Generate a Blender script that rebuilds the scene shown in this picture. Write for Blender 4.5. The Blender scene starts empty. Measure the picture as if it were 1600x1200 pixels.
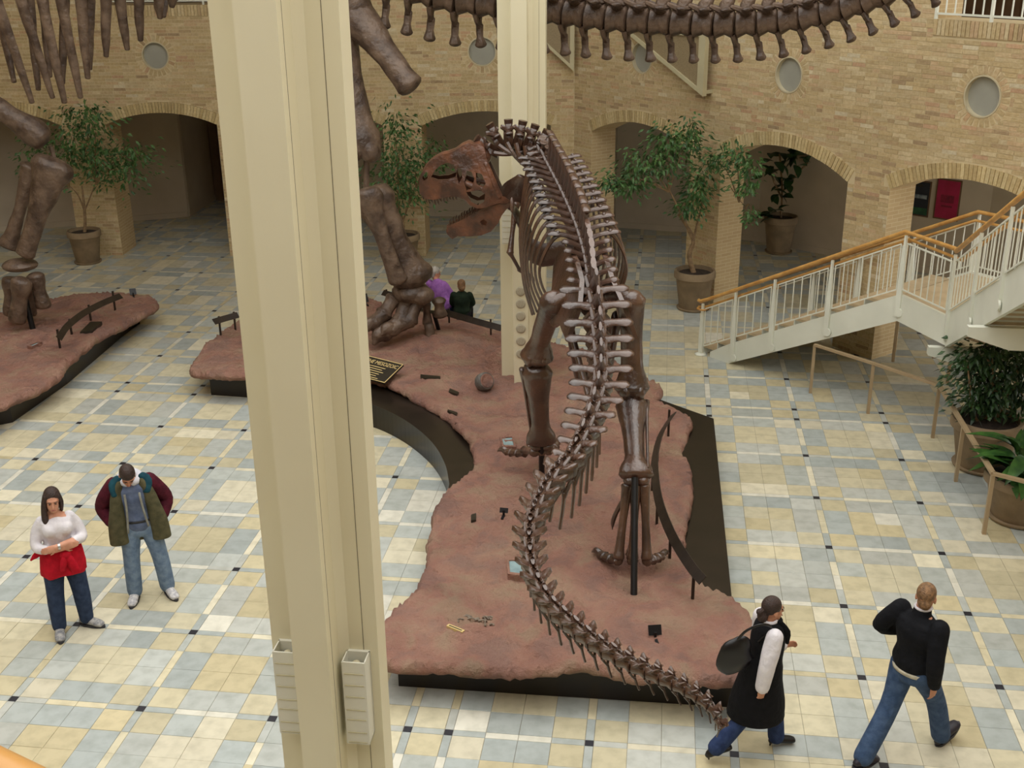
import bpy, bmesh, math, random
from math import sin, cos, pi, radians, sqrt, atan2
from mathutils import Vector as V, Matrix, Quaternion, noise
from mathutils.geometry import delaunay_2d_cdt
random.seed(7)
sc = bpy.context.scene
col = sc.collection

# ------------------------------------------------------------------ camera, sky, exposure
FPX, PITCH, ROLL, CAMH = 1800.0, radians(21.42), -0.01023, 6.9
cam = bpy.data.objects.new('camera', bpy.data.cameras.new('camera'))
col.objects.link(cam)
cam.data.sensor_width = 36.0
cam.data.lens = FPX / 1600 * 36
cam.data.clip_start = 0.05
cam.data.clip_end = 200
cam.matrix_world = (Matrix.Translation((0, 0, CAMH)) @ Matrix.Rotation(pi / 2 - PITCH, 4, 'X')
                    @ Matrix.Rotation(ROLL, 4, 'Z'))
sc.camera = cam

world = bpy.data.worlds.new('sky')
sc.world = world
world.use_nodes = True
wn = world.node_tree.nodes
wn['Background'].inputs[0].default_value = (1.0, 0.985, 0.945, 1)
wn['Background'].inputs[1].default_value = 2.6

sun = bpy.data.objects.new('daylight_sun', bpy.data.lights.new('daylight_sun', 'SUN'))
col.objects.link(sun)
sun.data.energy = 0.8
sun.data.angle = radians(60)
sun.data.color = (1, .98, .92)
sun.rotation_euler = (radians(-16), radians(10), 0)

vs = sc.view_settings
vs.view_transform = 'Standard'
vs.look = 'None'
vs.gamma = 1
vs.use_curve_mapping = False
vs.exposure = -0.16

# ------------------------------------------------------------------ pixel -> place helpers (for measuring from the photograph)
def _ray(px, py):
    X, Y = px - 800, py - 600
    c, s = cos(ROLL), sin(ROLL)
    X, Y = c * X + s * Y, -s * X + c * Y
    c, s = cos(PITCH), sin(PITCH)
    return V((X, FPX * c - Y * s, -FPX * s - Y * c))
def onz(px, py, z=0.0):
    r = _ray(px, py)
    return V((0, 0, CAMH)) + r * ((z - CAMH) / r.z)
def ony(px, py, y):
    r = _ray(px, py)
    return V((0, 0, CAMH)) + r * (y / r.y)
def proj(p):
    x, y, z = p[0], p[1], p[2] - CAMH
    c, s = cos(PITCH), sin(PITCH)
    d = y * c - z * s
    u = y * s + z * c
    if d < .05: return (-1e6, -1e6)
    X, Y = FPX * x / d, -FPX * u / d
    c, s = cos(ROLL), sin(ROLL)
    return (800 + c * X - s * Y, 600 + s * X + c * Y)

# ------------------------------------------------------------------ materials
def lin(c):
    return tuple(((x / 255 / 12.92) if x / 255 <= .04045 else ((x / 255 + .055) / 1.055) ** 2.4) for x in c) + (1,)
def pmat(name, c1, c2=None, scale=6, rough=.6, bump=0, bscale=None, detail=4, metal=0, spec=.5, lo=.35, hi=.65, source=None, coat=0):
    m = bpy.data.materials.new(name)
    m.use_nodes = True
    nt = m.node_tree
    N, L = nt.nodes, nt.links
    b = N['Principled BSDF']
    b.inputs['Roughness'].default_value = rough
    b.inputs['Metallic'].default_value = metal
    b.inputs['Specular IOR Level'].default_value = spec
    if coat: b.inputs['Coat Weight'].default_value = coat
    tc = N.new('ShaderNodeTexCoord')
    co = tc.outputs['Object']
    if source:
        geo = N.new('ShaderNodeNewGeometry')
        co = geo.outputs['Position']
    if c2 is None and not source:
        b.inputs['Base Color'].default_value = lin(c1)
    else:
        nz = N.new('ShaderNodeTexNoise')
        nz.inputs['Scale'].default_value = scale
        nz.inputs['Detail'].default_value = detail
        L.new(co, nz.inputs['Vector'])
        mr = N.new('ShaderNodeMapRange')
        mr.inputs['From Min'].default_value = lo
        mr.inputs['From Max'].default_value = hi
        L.new(nz.outputs['Fac'], mr.inputs['Value'])
        mx = N.new('ShaderNodeMix')
        mx.data_type = 'RGBA'
        L.new(mr.outputs['Result'], mx.inputs['Factor'])
        if source:
            mx.blend_type = 'MULTIPLY'
            if source == 'object':
                oi = N.new('ShaderNodeObjectInfo')
                L.new(oi.outputs['Color'], mx.inputs[6])
            else:
                at = N.new('ShaderNodeVertexColor')
                at.layer_name = 'Col'
                L.new(at.outputs['Color'], mx.inputs[6])
            mx.inputs[7].default_value = lin(c1)
        else:
            mx.inputs[6].default_value = lin(c1)
            mx.inputs[7].default_value = lin(c2)
        L.new(mx.outputs[2], b.inputs['Base Color'])
    if bump:
        nb = N.new('ShaderNodeTexNoise')
        nb.inputs['Scale'].default_value = bscale or scale * 3
        nb.inputs['Detail'].default_value = 6
        L.new(co, nb.inputs['Vector'])
        bp = N.new('ShaderNodeBump')
        bp.inputs['Strength'].default_value = bump
        bp.inputs['Distance'].default_value = .03
        L.new(nb.outputs['Fac'], bp.inputs['Height'])
        L.new(bp.outputs['Normal'], b.inputs['Normal'])
    return m

M = {}
M['tile_o'] = pmat('tile_piece_stone', (228, 228, 226), scale=7, rough=.42, source='object', detail=8, lo=.42, hi=.75)
M['tile_a'] = pmat('tile_field_stone', (228, 228, 226), scale=7, rough=.42, source='attr', detail=8, lo=.42, hi=.75)
M['brick_o'] = pmat('brick_piece_clay', (236, 230, 222), scale=22, rough=.9, source='object', bump=.25, bscale=60)
M['brick_a'] = pmat('brick_field_clay', (236, 230, 222), scale=22, rough=.9, source='attr', bump=.25, bscale=60)
M['grout'] = pmat('floor_grout', (150, 143, 125), (135, 130, 116), 4, .8)
M['mortar'] = pmat('wall_mortar', (190, 165, 122), (168, 142, 100), 9, .95)
M['plaster'] = pmat('corridor_plaster', (196, 182, 160), (186, 172, 150), 1.5, .8)
M['ceil'] = pmat('corridor_ceiling', (165, 150, 130), (155, 142, 122), 2, .9)
M['cream'] = pmat('column_cream_paint', (226, 219, 190), (222, 214, 184), 1.2, .45)
M['seam'] = pmat('column_seam', (120, 112, 92))
M['white'] = pmat('stair_white_paint', (226, 228, 214), (218, 220, 206), 2, .4)
M['whitepale'] = pmat('sconce_panel', (222, 220, 205), (214, 212, 198), 5, .5)
M['wood'] = pmat('handrail_oak', (206, 160, 92), (184, 134, 70), 7, .35, detail=6)
M['tread'] = pmat('stair_tread', (196, 176, 142), (182, 162, 130), 5, .5)
M['tan'] = pmat('ramp_rail_paint', (170, 148, 116), (160, 138, 106), 3, .45)
M['rock'] = None
M['plinth'] = pmat('plinth_black', (38, 31, 25), (30, 25, 20), 3, .28, spec=.4)
M['dark'] = pmat('dark_bronze_metal', (52, 42, 34), (40, 32, 26), 8, .4, metal=.2)
M['black'] = pmat('black_steel', (26, 25, 27), (20, 19, 20), 5, .4, metal=.3)
M['bone'] = pmat('predator_bone_cast', (90, 62, 46), (58, 40, 32), 3.5, .28, bump=.3, bscale=22, spec=.8, coat=.25)
M['skullbone'] = pmat('skull_bone_cast', (112, 70, 48), (64, 42, 32), 4.5, .34, bump=.5, bscale=18, spec=.55)
M['abone'] = pmat('giant_bone_cast', (116, 96, 80), (66, 50, 40), 4.5, .42, bump=1.0, bscale=11, detail=9, spec=.5)
M['tooth'] = pmat('tooth_cast', (70, 50, 36), rough=.35)
M['glass'] = pmat('display_glass', (150, 175, 178), (128, 152, 156), 6, .12)
M['gold'] = pmat('plaque_lettering', (214, 190, 130), rough=.5)
M['plaque'] = pmat('plaque_dark', (44, 38, 28), (36, 32, 24), 9, .4)
M['pot'] = pmat('clay_pot', (146, 126, 98), (124, 106, 82), 4, .8, bump=.2, bscale=20)
M['soil'] = pmat('potting_soil', (58, 46, 36), (38, 30, 24), 20, .95, bump=.5)
M['bark'] = pmat('tree_bark', (150, 124, 92), (116, 94, 68), 14, .85, bump=.3)
M['leaf'] = pmat('ficus_leaf', (84, 122, 62), (48, 84, 44), 5, .45)
M['leafdk'] = pmat('shrub_leaf', (46, 78, 32), (26, 52, 26), 5, .45)
M['leafbig'] = pmat('broad_leaf', (66, 106, 44), (30, 66, 30), 7, .4)
M['disc'] = pmat('round_window_panel', (166, 166, 154), (156, 156, 145), 2, .5)
M['rim'] = pmat('round_window_rim', (196, 186, 156))
M['mesh'] = pmat('perforated_screen', (160, 144, 112), (128, 112, 84), 120, .6)
M['frame'] = pmat('screen_frame_paint', (196, 188, 154), (186, 178, 146), 3, .5)
M['door'] = pmat('dark_red_door', (70, 34, 30), (54, 26, 24), 2, .5)
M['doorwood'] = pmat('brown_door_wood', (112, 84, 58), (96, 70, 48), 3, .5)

# ------------------------------------------------------------------ mesh builder
def cat(pts, rad, k):
    "Catmull-Rom resample of a path and its radii"
    pts = [V(p) for p in pts]
    rad = [r if isinstance(r, (tuple, list)) else (r, r) for r in rad]
    op, orr = [], []
    n = len(pts)
    for i in range(n - 1):
        p0, p1, p2, p3 = pts[max(i - 1, 0)], pts[i], pts[i + 1], pts[min(i + 2, n - 1)]
        for j in range(k):
            t = j / k
            op.append(.5 * ((2 * p1) + (p2 - p0) * t + (2 * p0 - 5 * p1 + 4 * p2 - p3) * t * t + (3 * p1 - p0 - 3 * p2 + p3) * t ** 3))
            s = t * t * (3 - 2 * t)
            orr.append((rad[i][0] * (1 - s) + rad[i + 1][0] * s, rad[i][1] * (1 - s) + rad[i + 1][1] * s))
    op.append(pts[-1]); orr.append(rad[-1])
    return op, orr

def inpoly(p, poly):
    c = False
    n = len(poly)
    j = n - 1
    for i in range(n):
        if (poly[i][1] > p[1]) != (poly[j][1] > p[1]) and p[0] < (poly[j][0] - poly[i][0]) * (p[1] - poly[i][1]) / (poly[j][1] - poly[i][1]) + poly[i][0]: c = not c
        j = i
    return c

class MB:
    def __init__(s): s.v, s.f, s.c = [], [], []
    def add(s, vs_, fs, c=None):
        o = len(s.v)
        s.v += [tuple(p) for p in vs_]
        s.f += [tuple(i + o for i in f) for f in fs]
        s.c += [c] * len(fs)
        return s
    def tf(s, m):
        s.v = [tuple(m @ V(p)) for p in s.v]
        return s
    def join(s, o, m=None):
        vs_ = [tuple(m @ V(p)) for p in o.v] if m else o.v
        n = len(s.v)
        s.v += vs_
        s.f += [tuple(i + n for i in f) for f in o.f]
        s.c += o.c
        return s
    def box(s, lo, hi, m=None, c=None):
        x0, y0, z0 = lo; x1, y1, z1 = hi
        p = [V(q) for q in ((x0, y0, z0), (x1, y0, z0), (x1, y1, z0), (x0, y1, z0), (x0, y0, z1), (x1, y0, z1), (x1, y1, z1), (x0, y1, z1))]
        if m: p = [m @ q for q in p]
        return s.add(p, [(0, 3, 2, 1), (4, 5, 6, 7), (0, 1, 5, 4), (1, 2, 6, 5), (2, 3, 7, 6), (3, 0, 4, 7)], c)
    def bar(s, p, q, w, h, up=(0, 0, 1)):
        "rectangular bar from p to q, w sideways, h along up"
        p, q = V(p), V(q)
        d = (q - p).normalized()
        u = V(up)
        if abs(d.dot(u)) > .97: u = V((0, 1, 0)) if abs(d.y) < .9 else V((1, 0, 0))
        sd = d.cross(u).normalized()
        u = sd.cross(d)
        a, b = sd * (w / 2), u * (h / 2)
        vs_ = [p - a - b, p + a - b, p + a + b, p - a + b, q - a - b, q + a - b, q + a + b, q - a + b]
        return s.add(vs_, [(3, 2, 1, 0), (4, 5, 6, 7), (0, 1, 5, 4), (1, 2, 6, 5), (2, 3, 7, 6), (3, 0, 4, 7)])
    def tube(s, pts, rad, n=8, k=1, ref=None, rnd=0):
        if not isinstance(rad, list): rad = [rad] * len(pts)
        if k > 1: pts, rad = cat(pts, rad, k)
        else:
            pts = [V(p) for p in pts]
            rad = [r if isinstance(r, (tuple, list)) else (r, r) for r in rad]
        if rnd:   # rounded ends
            d0 = (pts[0] - pts[1]).normalized(); d1 = (pts[-1] - pts[-2]).normalized()
            a, b = rad[0], rad[-1]
            pre = [(pts[0] + d0 * min(a) * rnd * sin(t), (a[0] * cos(t), a[1] * cos(t))) for t in (1.35, .95, .5)]
            post = [(pts[-1] + d1 * min(b) * rnd * sin(t), (b[0] * cos(t), b[1] * cos(t))) for t in (.5, .95, 1.35)]
            pts = [p for p, _ in pre] + pts + [p for p, _ in post]
            rad = [r for _, r in pre] + rad + [r for _, r in post]
        m = len(pts)
        tg = [(pts[min(i + 1, m - 1)] - pts[max(i - 1, 0)]).normalized() for i in range(m)]
        r = V(ref) if ref else V((0, 0, 1))
        if abs(tg[0].dot(r)) > .95: r = V((1, 0, 0)) if abs(tg[0].x) < .9 else V((0, 1, 0))
        a = (r - tg[0] * r.dot(tg[0])).normalized()
        vs_, fs = [], []
        for i in range(m):
            rr = V(ref) if ref else a
            if abs(tg[i].dot(rr)) > .97: rr = a
            a = (rr - tg[i] * rr.dot(tg[i])).normalized()
            b = tg[i].cross(a)
            for j in range(n):
                t = 2 * pi * j / n
                vs_.append(pts[i] + a * (rad[i][0] * cos(t)) + b * (rad[i][1] * sin(t)))
        for i in range(m - 1):
            for j in range(n):
                k2 = (j + 1) % n
                fs.append((i * n + j, i * n + k2, (i + 1) * n + k2, (i + 1) * n + j))
        fs.append(tuple(range(n - 1, -1, -1)))
        fs.append(tuple((m - 1) * n + j for j in range(n)))
        return s.add(vs_, fs)
    def ell(s, c, r, n=12, h=8, m=None):
        c = V(c); vs_, fs = [], []
        for i in range(h + 1):
            ph = pi * i / h
            for j in range(n):
                t = 2 * pi * j / n
                p = V((r[0] * sin(ph) * cos(t), r[1] * sin(ph) * sin(t), r[2] * cos(ph)))
                if m: p = m @ p
                vs_.append(c + p)
        for i in range(h):
            for j in range(n):
                k = (j + 1) % n
                fs.append((i * n + j, (i + 1) * n + j, (i + 1) * n + k, i * n + k))
        return s.add(vs_, fs)
    def lathe(s, prof, n=28, c=(0, 0, 0)):
        vs_, fs = [], []
        for (r, z) in prof:
            for j in range(n):
                t = 2 * pi * j / n
                vs_.append((c[0] + r * cos(t), c[1] + r * sin(t), c[2] + z))
        for i in range(len(prof) - 1):
            for j in range(n):
                k = (j + 1) % n
                fs.append((i * n + j, i * n + k, (i + 1) * n + k, (i + 1) * n + j))
        fs.append(tuple(range(n - 1, -1, -1)))
        fs.append(tuple((len(prof) - 1) * n + j for j in range(n)))
        return s.add(vs_, fs)
    def prism(s, poly, z0, z1, m=None):
        n = len(poly)
        vs_ = [V((x, y, z0)) for x, y in poly] + [V((x, y, z1)) for x, y in poly]
        if m: vs_ = [m @ p for p in vs_]
        fs = [tuple(range(n - 1, -1, -1)), tuple(range(n, 2 * n))]
        fs += [(i, (i + 1) % n, n + (i + 1) % n, n + i) for i in range(n)]
        return s.add(vs_, fs)
    def plate(s, outline, holes, z0, z1, extra=(), fz=None):
        "flat plate with holes in XY, thickness z0..z1; fz(x,y,side) may bend it"
        pts, ed = [], []
        for lp in [outline] + list(holes):
            o = len(pts)
            pts += [V((p[0], p[1])) for p in lp]
            ed += [(o + i, o + (i + 1) % len(lp)) for i in range(len(lp))]
        pts += [V((p[0], p[1])) for p in extra]
        r = delaunay_2d_cdt(pts, ed, [], 0, 1e-5)
        v2, f2 = r[0], []
        for f in r[2]:
            c = (sum(v2[i].x for i in f) / len(f), sum(v2[i].y for i in f) / len(f))
            if inpoly(c, outline) and not any(inpoly(c, h) for h in holes): f2.append(f)
        n = len(v2)
        fz = fz or (lambda x, y, sd: (x, y, z1 if sd else z0))
        vs_ = [fz(p.x, p.y, 1) for p in v2] + [fz(p.x, p.y, 0) for p in v2]
        fs = [tuple(f) for f in f2]
        cnt = {}
        for f in fs:
            for i in range(len(f)):
                a, b = f[i], f[(i + 1) % len(f)]
                cnt[(a, b)] = 1
        side = [(a + n, b + n, b, a) for (a, b) in cnt if (b, a) not in cnt]
        return s.add(vs_, fs + [tuple(i + n for i in reversed(f)) for f in fs] + side)

def link(name, data, parent=None):
    o = bpy.data.objects.new(name, data)
    col.objects.link(o)
    if parent: o.parent = parent
    return o
def origin(o):
    p = V((0, 0, 0))
    while o is not None:
        p += o.location
        o = o.parent
    return p
def mesh(name, mb, mat, smooth=True, off=None):
    me = bpy.data.meshes.new(name)
    vv = [tuple(V(p) - off) for p in mb.v] if off is not None else mb.v
    me.from_pydata(vv, [], mb.f)
    if any(c is not None for c in mb.c):
        ca = me.color_attributes.new('Col', 'FLOAT_COLOR', 'CORNER')
        buf = []
        for f, c in zip(mb.f, mb.c): buf += list(c or (1, 1, 1, 1)) * len(f)
        ca.data.foreach_set('color', buf)
    me.materials.append(mat)
    if smooth:
        me.shade_smooth()
        if smooth == 'a': me.set_sharp_from_angle(angle=radians(42))
    me.update()
    return me
def part(name, mb, mat, parent, smooth='a', world=False, label=None, kind=None, rem=0):
    "a mesh under a thing; world=True: the builder holds world coordinates"
    o = link(name, mesh(name, mb, mat, smooth, origin(parent) if world else None), parent)
    if label: o['label'] = label
    if kind: o['kind'] = kind
    if rem:
        md = o.modifiers.new('join', 'REMESH')
        md.mode = 'VOXEL'; md.voxel_size = rem; md.use_smooth_shade = True
        sm = o.modifiers.new('soft', 'SMOOTH')
        sm.factor = .5; sm.iterations = 3
    return o
def tag(o, label, cat_, group=None, kind=None):
    o['label'] = label; o['category'] = cat_
    if group: o['group'] = group
    if kind: o['kind'] = kind
    return o
def thing(name, label, cat_, loc=(0, 0, 0), rz=0, group=None):
    o = link(name, None)
    o.location = loc; o.rotation_euler = (0, 0, rz); o.empty_display_size = .2
    return tag(o, label, cat_, group)
def single(name, mb, mat, label, cat_, loc=(0, 0, 0), group=None, smooth='a', rz=0):
    "a thing that is one mesh, builder in local coordinates"
    o = link(name, mesh(name, mb, mat, smooth))
    o.location = loc; o.rotation_euler = (0, 0, rz)
    return tag(o, label, cat_, group)
def struct(name, mb, mat, smooth=False, label=None, loc=None, mw=None):
    o = link(name, mesh(name, mb, mat, smooth))
    o['kind'] = 'structure'
    if label: o['label'] = label
    if mw: o.matrix_world = mw
    return o

# ================================================================== SETTING
GA = radians(7.64)
GU, GV = V((cos(GA), -sin(GA), 0)), V((sin(GA), cos(GA), 0))
GM = Matrix(((GU.x, GV.x, 0, 0), (GU.y, GV.y, 0, 0), (0, 0, 1, 0), (0, 0, 0, 1)))
TS, SW = .306, .081          # square tile, narrow strip
def bands(doubles, lo, hi):
    "alternating strips and groups of tiles along one axis: list of (start, end, kind)"
    out = []
    d0 = doubles
    # strip centres
    cs = [d0 - .1935, d0 + .1935]
    x = d0 + .1935
    while x < hi: x += 1.305; cs.append(x)
    x = d0 - .1935
    n = 0
    while x > lo:
        n += 1
        x -= 1.305 if n != 9 else .387
        cs.append(x)
    cs.sort()
    for a, b in zip(cs[:-1], cs[1:]):
        out.append((a - SW / 2, a + SW / 2, 's', len(out)))
        cid = len(out)
        g0, g1 = a + SW / 2, b - SW / 2
        k = max(1, round((g1 - g0) / TS))
        for i in range(k):
            out.append((g0 + (g1 - g0) * i / k, g0 + (g1 - g0) * (i + 1) / k, 'e' if i in (0, k - 1) else 'm', cid if 0 < i < k - 1 else len(out) + 1000))
    return out
UB = bands(-1.975, -20, 14)
VB = bands(16.63, 2, 34)
rt = random.Random(3)
CREAM = [(200, 191, 160), (207, 199, 170), (198, 188, 155), (203, 194, 164), (213, 206, 182), (199, 187, 151)]
BLUE = [(178, 183, 177), (172, 178, 174), (182, 186, 180), (168, 175, 172), (186, 188, 180)]
PALE = [(222, 215, 190), (214, 204, 172), (218, 215, 200)]
blocks = {}
def tcol(ku, kv, iu, iv):
    r = rt.random()
    if 'm' in (ku, kv):
        kk = (iu, iv)
        if kk in blocks and rt.random() < .8: return blocks[kk]
        blocks[kk] = tcol2(ku, kv, r)
        return blocks[kk]
    return tcol2(ku, kv, r)
def tcol2(ku, kv, r):
    if ku == 's' and kv == 's': return lin((38, 38, 46)) if r > .06 else lin((128, 94, 56))
    if ku == 's' or kv == 's':
        o = kv if ku == 's' else ku
        if o == 'e': return lin(rt.choice(BLUE))
        return lin(rt.choice(PALE)) if r > .25 else lin(rt.choice(CREAM))
    if ku == kv: base = CREAM
    else: base = BLUE
    if r < .05: base = BLUE if base is CREAM else CREAM
    elif r < .09: base = PALE
    c = rt.choice(base)
    k = rt.uniform(.95, 1.04)
    return lin(tuple(min(255, x * k) for x in c))

fl = MB().box((-21, -7, -.12), (13, 34, -.006))
floor = struct('floor', fl, M['grout'], label='stone floor of cream and blue-grey square tiles with black dots')
cand, rest = [], []
for (u0, u1, ku, iu) in UB:
    for (v0, v1, kv, iv) in VB:
        cu, cv = (u0 + u1) / 2, (v0 + v1) / 2
        p = GM @ V((cu, cv, 0))
        if not (-20.5 < p.x < 12.6 and 2.2 < p.y < 33): continue
        a, b = proj(p)
        e = (u0, u1, v0, v1, tcol(ku, kv, iu, iv))
        inside = 15 < a < 1585 and 40 < b < 1185
        hidden = (425 < a < 590 and b > 600) or (600 < a < 1170 and 640 < b < 1090) or (1140 < a < 1240 and b > 950) or (1330 < a < 1480 and b > 930)
        if inside and not hidden: cand.append((p.length, e, (u1 - u0) > .2 and (v1 - v0) > .2))
        else: rest.append(e)
cand.sort(key=lambda q: q[0] + (0 if q[2] else 3))
GAP = .0018
tmeshes = {}
for i, (_, e, big) in enumerate(cand):
    u0, u1, v0, v1, c = e
    if i < 300:
        key = (round(u1 - u0, 3), round(v1 - v0, 3))
        if key not in tmeshes:
            w, h = key[0] / 2 - GAP, key[1] / 2 - GAP
            b = .003
            mb = MB().add([(-w, -h, -.02), (w, -h, -.02), (w, h, -.02), (-w, h, -.02), (-w, -h, -b), (w, -h, -b), (w, h, -b), (-w, h, -b),
                           (-w + b, -h + b, 0), (w - b, -h + b, 0), (w - b, h - b, 0), (-w + b, h - b, 0)],
                          [(0, 1, 5, 4), (1, 2, 6, 5), (2, 3, 7, 6), (3, 0, 4, 7), (4, 5, 9, 8), (5, 6, 10, 9), (6, 7, 11, 10), (7, 4, 8, 11), (8, 9, 10, 11)])
            tmeshes[key] = mesh('tile', mb, M['tile_o'], False)
        o = link('tile', tmeshes[key], floor)
        o.matrix_local = Matrix.Translation(GM @ V(((u0 + u1) / 2, (v0 + v1) / 2, 0))) @ GM
        o.color = c
    else: rest.append(e)
mb = MB()
for (u0, u1, v0, v1, c) in rest:
    mb.box((u0 + GAP, v0 + GAP, -.02), (u1 - GAP, v1 - GAP, 0), GM, c)
part('tile_field', mb, M['tile_a'], floor, False, kind='stuff')

# ------------------------------------------------------------------ brick walls with arches
BRK = [(203, 184, 144), (199, 180, 139), (207, 189, 150), (196, 176, 135), (203, 182, 144), (201, 176, 140), (209, 193, 156), (198, 178, 136)]
BODD = [(184, 162, 126), (201, 168, 136), (174, 152, 120), (217, 206, 176), (194, 164, 128)]
VOUS = [(210, 192, 146), (202, 183, 136), (214, 197, 152), (196, 176, 130), (188, 168, 124)]
rb = random.Random(11)
def bcol(pal=None):
    c = rb.choice(pal or (BRK if rb.random() > .13 else BODD))
    k = rb.uniform(.96, 1.04)
    return lin(tuple(min(255, x * k) for x in c))
CR, BL = .0677, .27
def arch_geo(t0, t1, zs, rise):
    a = (t1 - t0) / 2
    R = (a * a + rise * rise) / (2 * rise)
    return (t0 + t1) / 2, zs + rise - R, R, math.asin(min(1, a / R))
VT = .235
def wall(name, label, C0, u, tmin, tmax, arches, rounds, opens, thick, individual, brick_top=6.05, height=12.0):
    mw = Matrix(((u.x, 0, u.y, C0.x), (u.y, 0, -u.x, C0.y), (0, 1, 0, 0), (0, 0, 0, 1)))
    # outline with arch notches
    ol = [(tmin, 0)]
    for (t0, t1, zs, rise) in arches:
        tc_, zc, R, half = arch_geo(t0, t1, zs, rise)
        ol += [(t0, 0), (t0, zs)]
        for i in range(1, 20):
            an = -half + 2 * half * i / 20
            ol.append((tc_ + R * sin(an), zc + R * cos(an)))
        ol += [(t1, zs), (t1, 0)]
    ol += [(tmax, 0), (tmax, height), (tmin, height)]
    hs = [[(t + r * cos(2 * pi * i / 32), z + r * sin(2 * pi * i / 32)) for i in range(32)] for (t, z, r) in rounds]
    hs += [[(a, b), (c, b), (c, d), (a, d)] for (a, b, c, d) in opens]
    w = struct(name, MB().plate(ol, hs, -thick, 0), M['mortar_w'], label=label, mw=mw)
    # excluded t-intervals per course
    def cut(z):
        ex = []
        for (t0, t1, zs, rise) in arches:
            tc_, zc, R, half = arch_geo(t0, t1, zs, rise)
            if z < zs: ex.append((t0, t1))
            Ro = R + VT + .01
            if z >= zs - .02 and z - zc < Ro:
                h = sqrt(Ro * Ro - (z - zc) ** 2)
                lim = Ro * sin(half)
                h = min(h, lim + .02)
                if (z - zc) > Ro * cos(half) - .12 or z > zs: 
                    ex.append((tc_ - h, tc_ + h))
        for (t, zz, r) in rounds:
            Ro = r + .15
            if abs(z - zz) < Ro:
                h = sqrt(Ro * Ro - (z - zz) ** 2)
                ex.append((t - h, t + h))
        for (a, b, c, d) in opens:
            if b - .24 < z < d: ex.append((a, c))
        return ex
    bricks = []
    nrow = int(brick_top / CR)
    for row in range(nrow):
        z0 = row * CR
        z = z0 + CR / 2
        ex = cut(z)
        t = tmin - (row % 2) * BL / 2 + rb.uniform(-.02, .02)
        while t < tmax:
            L_ = BL * (1 if rb.random() > .12 else .5)
            segs = [(max(t, tmin), min(t + L_, tmax))]
            for (a, b) in ex:
                ns = []
                for (p, q) in segs:
                    if b <= p or a >= q: ns.append((p, q))
                    else:
                        if p < a: ns.append((p, a))
                        if q > b: ns.append((b, q))
                segs = ns
            for (p, q) in segs:
                if q - p > .03: bricks.append((p + .005, q - .005, z0 + .005, z0 + CR - .005, rb.uniform(.002, .007), bcol()))
            t += L_
    def key(bk):
        p = mw @ V(((bk[0] + bk[1]) / 2, (bk[2] + bk[3]) / 2, 0))
        a, b = proj(p)
        return p.length if 0 < a < 1600 and 0 < b < 600 and bk[1] - bk[0] > .18 and bk[2] > 2.2 else 1e3
    bricks.sort(key=key)
    mbs = MB()
    bm_ = None
    for i, (p, q, a, b, d, c) in enumerate(bricks):
        if individual and i < 300:
            if bm_ is None:
                bm_ = mesh('brick', MB().box((-.1, -.0285, -.01), (.1, .0285, .012)), M['brick_o'], False)
            o = link('brick', bm_, w)
            o.matrix_local = Matrix.Translation(((p + q) / 2, (a + b) / 2, d - .011)) @ Matrix.Diagonal(((q - p) / .2, 1, 1, 1))
            o.color = c
        else:
            mbs.add([(p, a, 0), (q, a, 0), (q, b, 0), (p, b, 0), (p, a, d), (q, a, d), (q, b, d), (p, b, d)],
                    [(4, 5, 6, 7), (0, 1, 5, 4), (1, 2, 6, 5), (2, 3, 7, 6), (3, 0, 4, 7)], c)
    part('brick_field', mbs, M['brick_a'], w, False, kind='stuff')
    # voussoirs, one brick each
    vm = mesh('arch_brick', MB().box((-.03, 0, -.02), (.03, VT, .018)), M['brick_o'], False)
    for (t0, t1, zs, rise) in arches:
        tc_, zc, R, half = arch_geo(t0, t1, zs, rise)
        n = int(2 * half * R / .068)
        for i in range(n):
            an = -half + 2 * half * (i + .5) / n
            o = link('arch_brick', vm, w)
            o.matrix_local = Matrix.Translation((tc_ + R * sin(an), zc + R * cos(an), rb.uniform(-.006, .004))) @ Matrix.Rotation(-an, 4, 'Z')
            o.color = bcol(VOUS)
    rm = mesh('ring_brick', MB().box((-.033, 0, -.02), (.033, .13, .006)), M['brick_o'], False)
    for (t, z, r) in rounds:
        n = int(2 * pi * r / .072)
        for i in range(n):
            an = 2 * pi * i / n
            o = link('ring_brick', rm, w)
            o.matrix_local = Matrix.Translation((t + (r + .012) * sin(an), z + (r + .012) * cos(an), 0)) @ Matrix.Rotation(-an, 4, 'Z')
            o.color = bcol()
    sm_ = mesh('sill_brick', MB().box((-.03, -.23, -.02), (.03, 0, .02)), M['brick_o'], False)
    for (a, b, c, d) in opens:
        n = int((c - a) / .07)
        for i in range(n):
            o = link('sill_brick', sm_, w)
            o.matrix_local = Matrix.Translation((a + (i + .5) * (c - a) / n, b, 0))
            o.color = bcol()
    return w, mw

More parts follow.
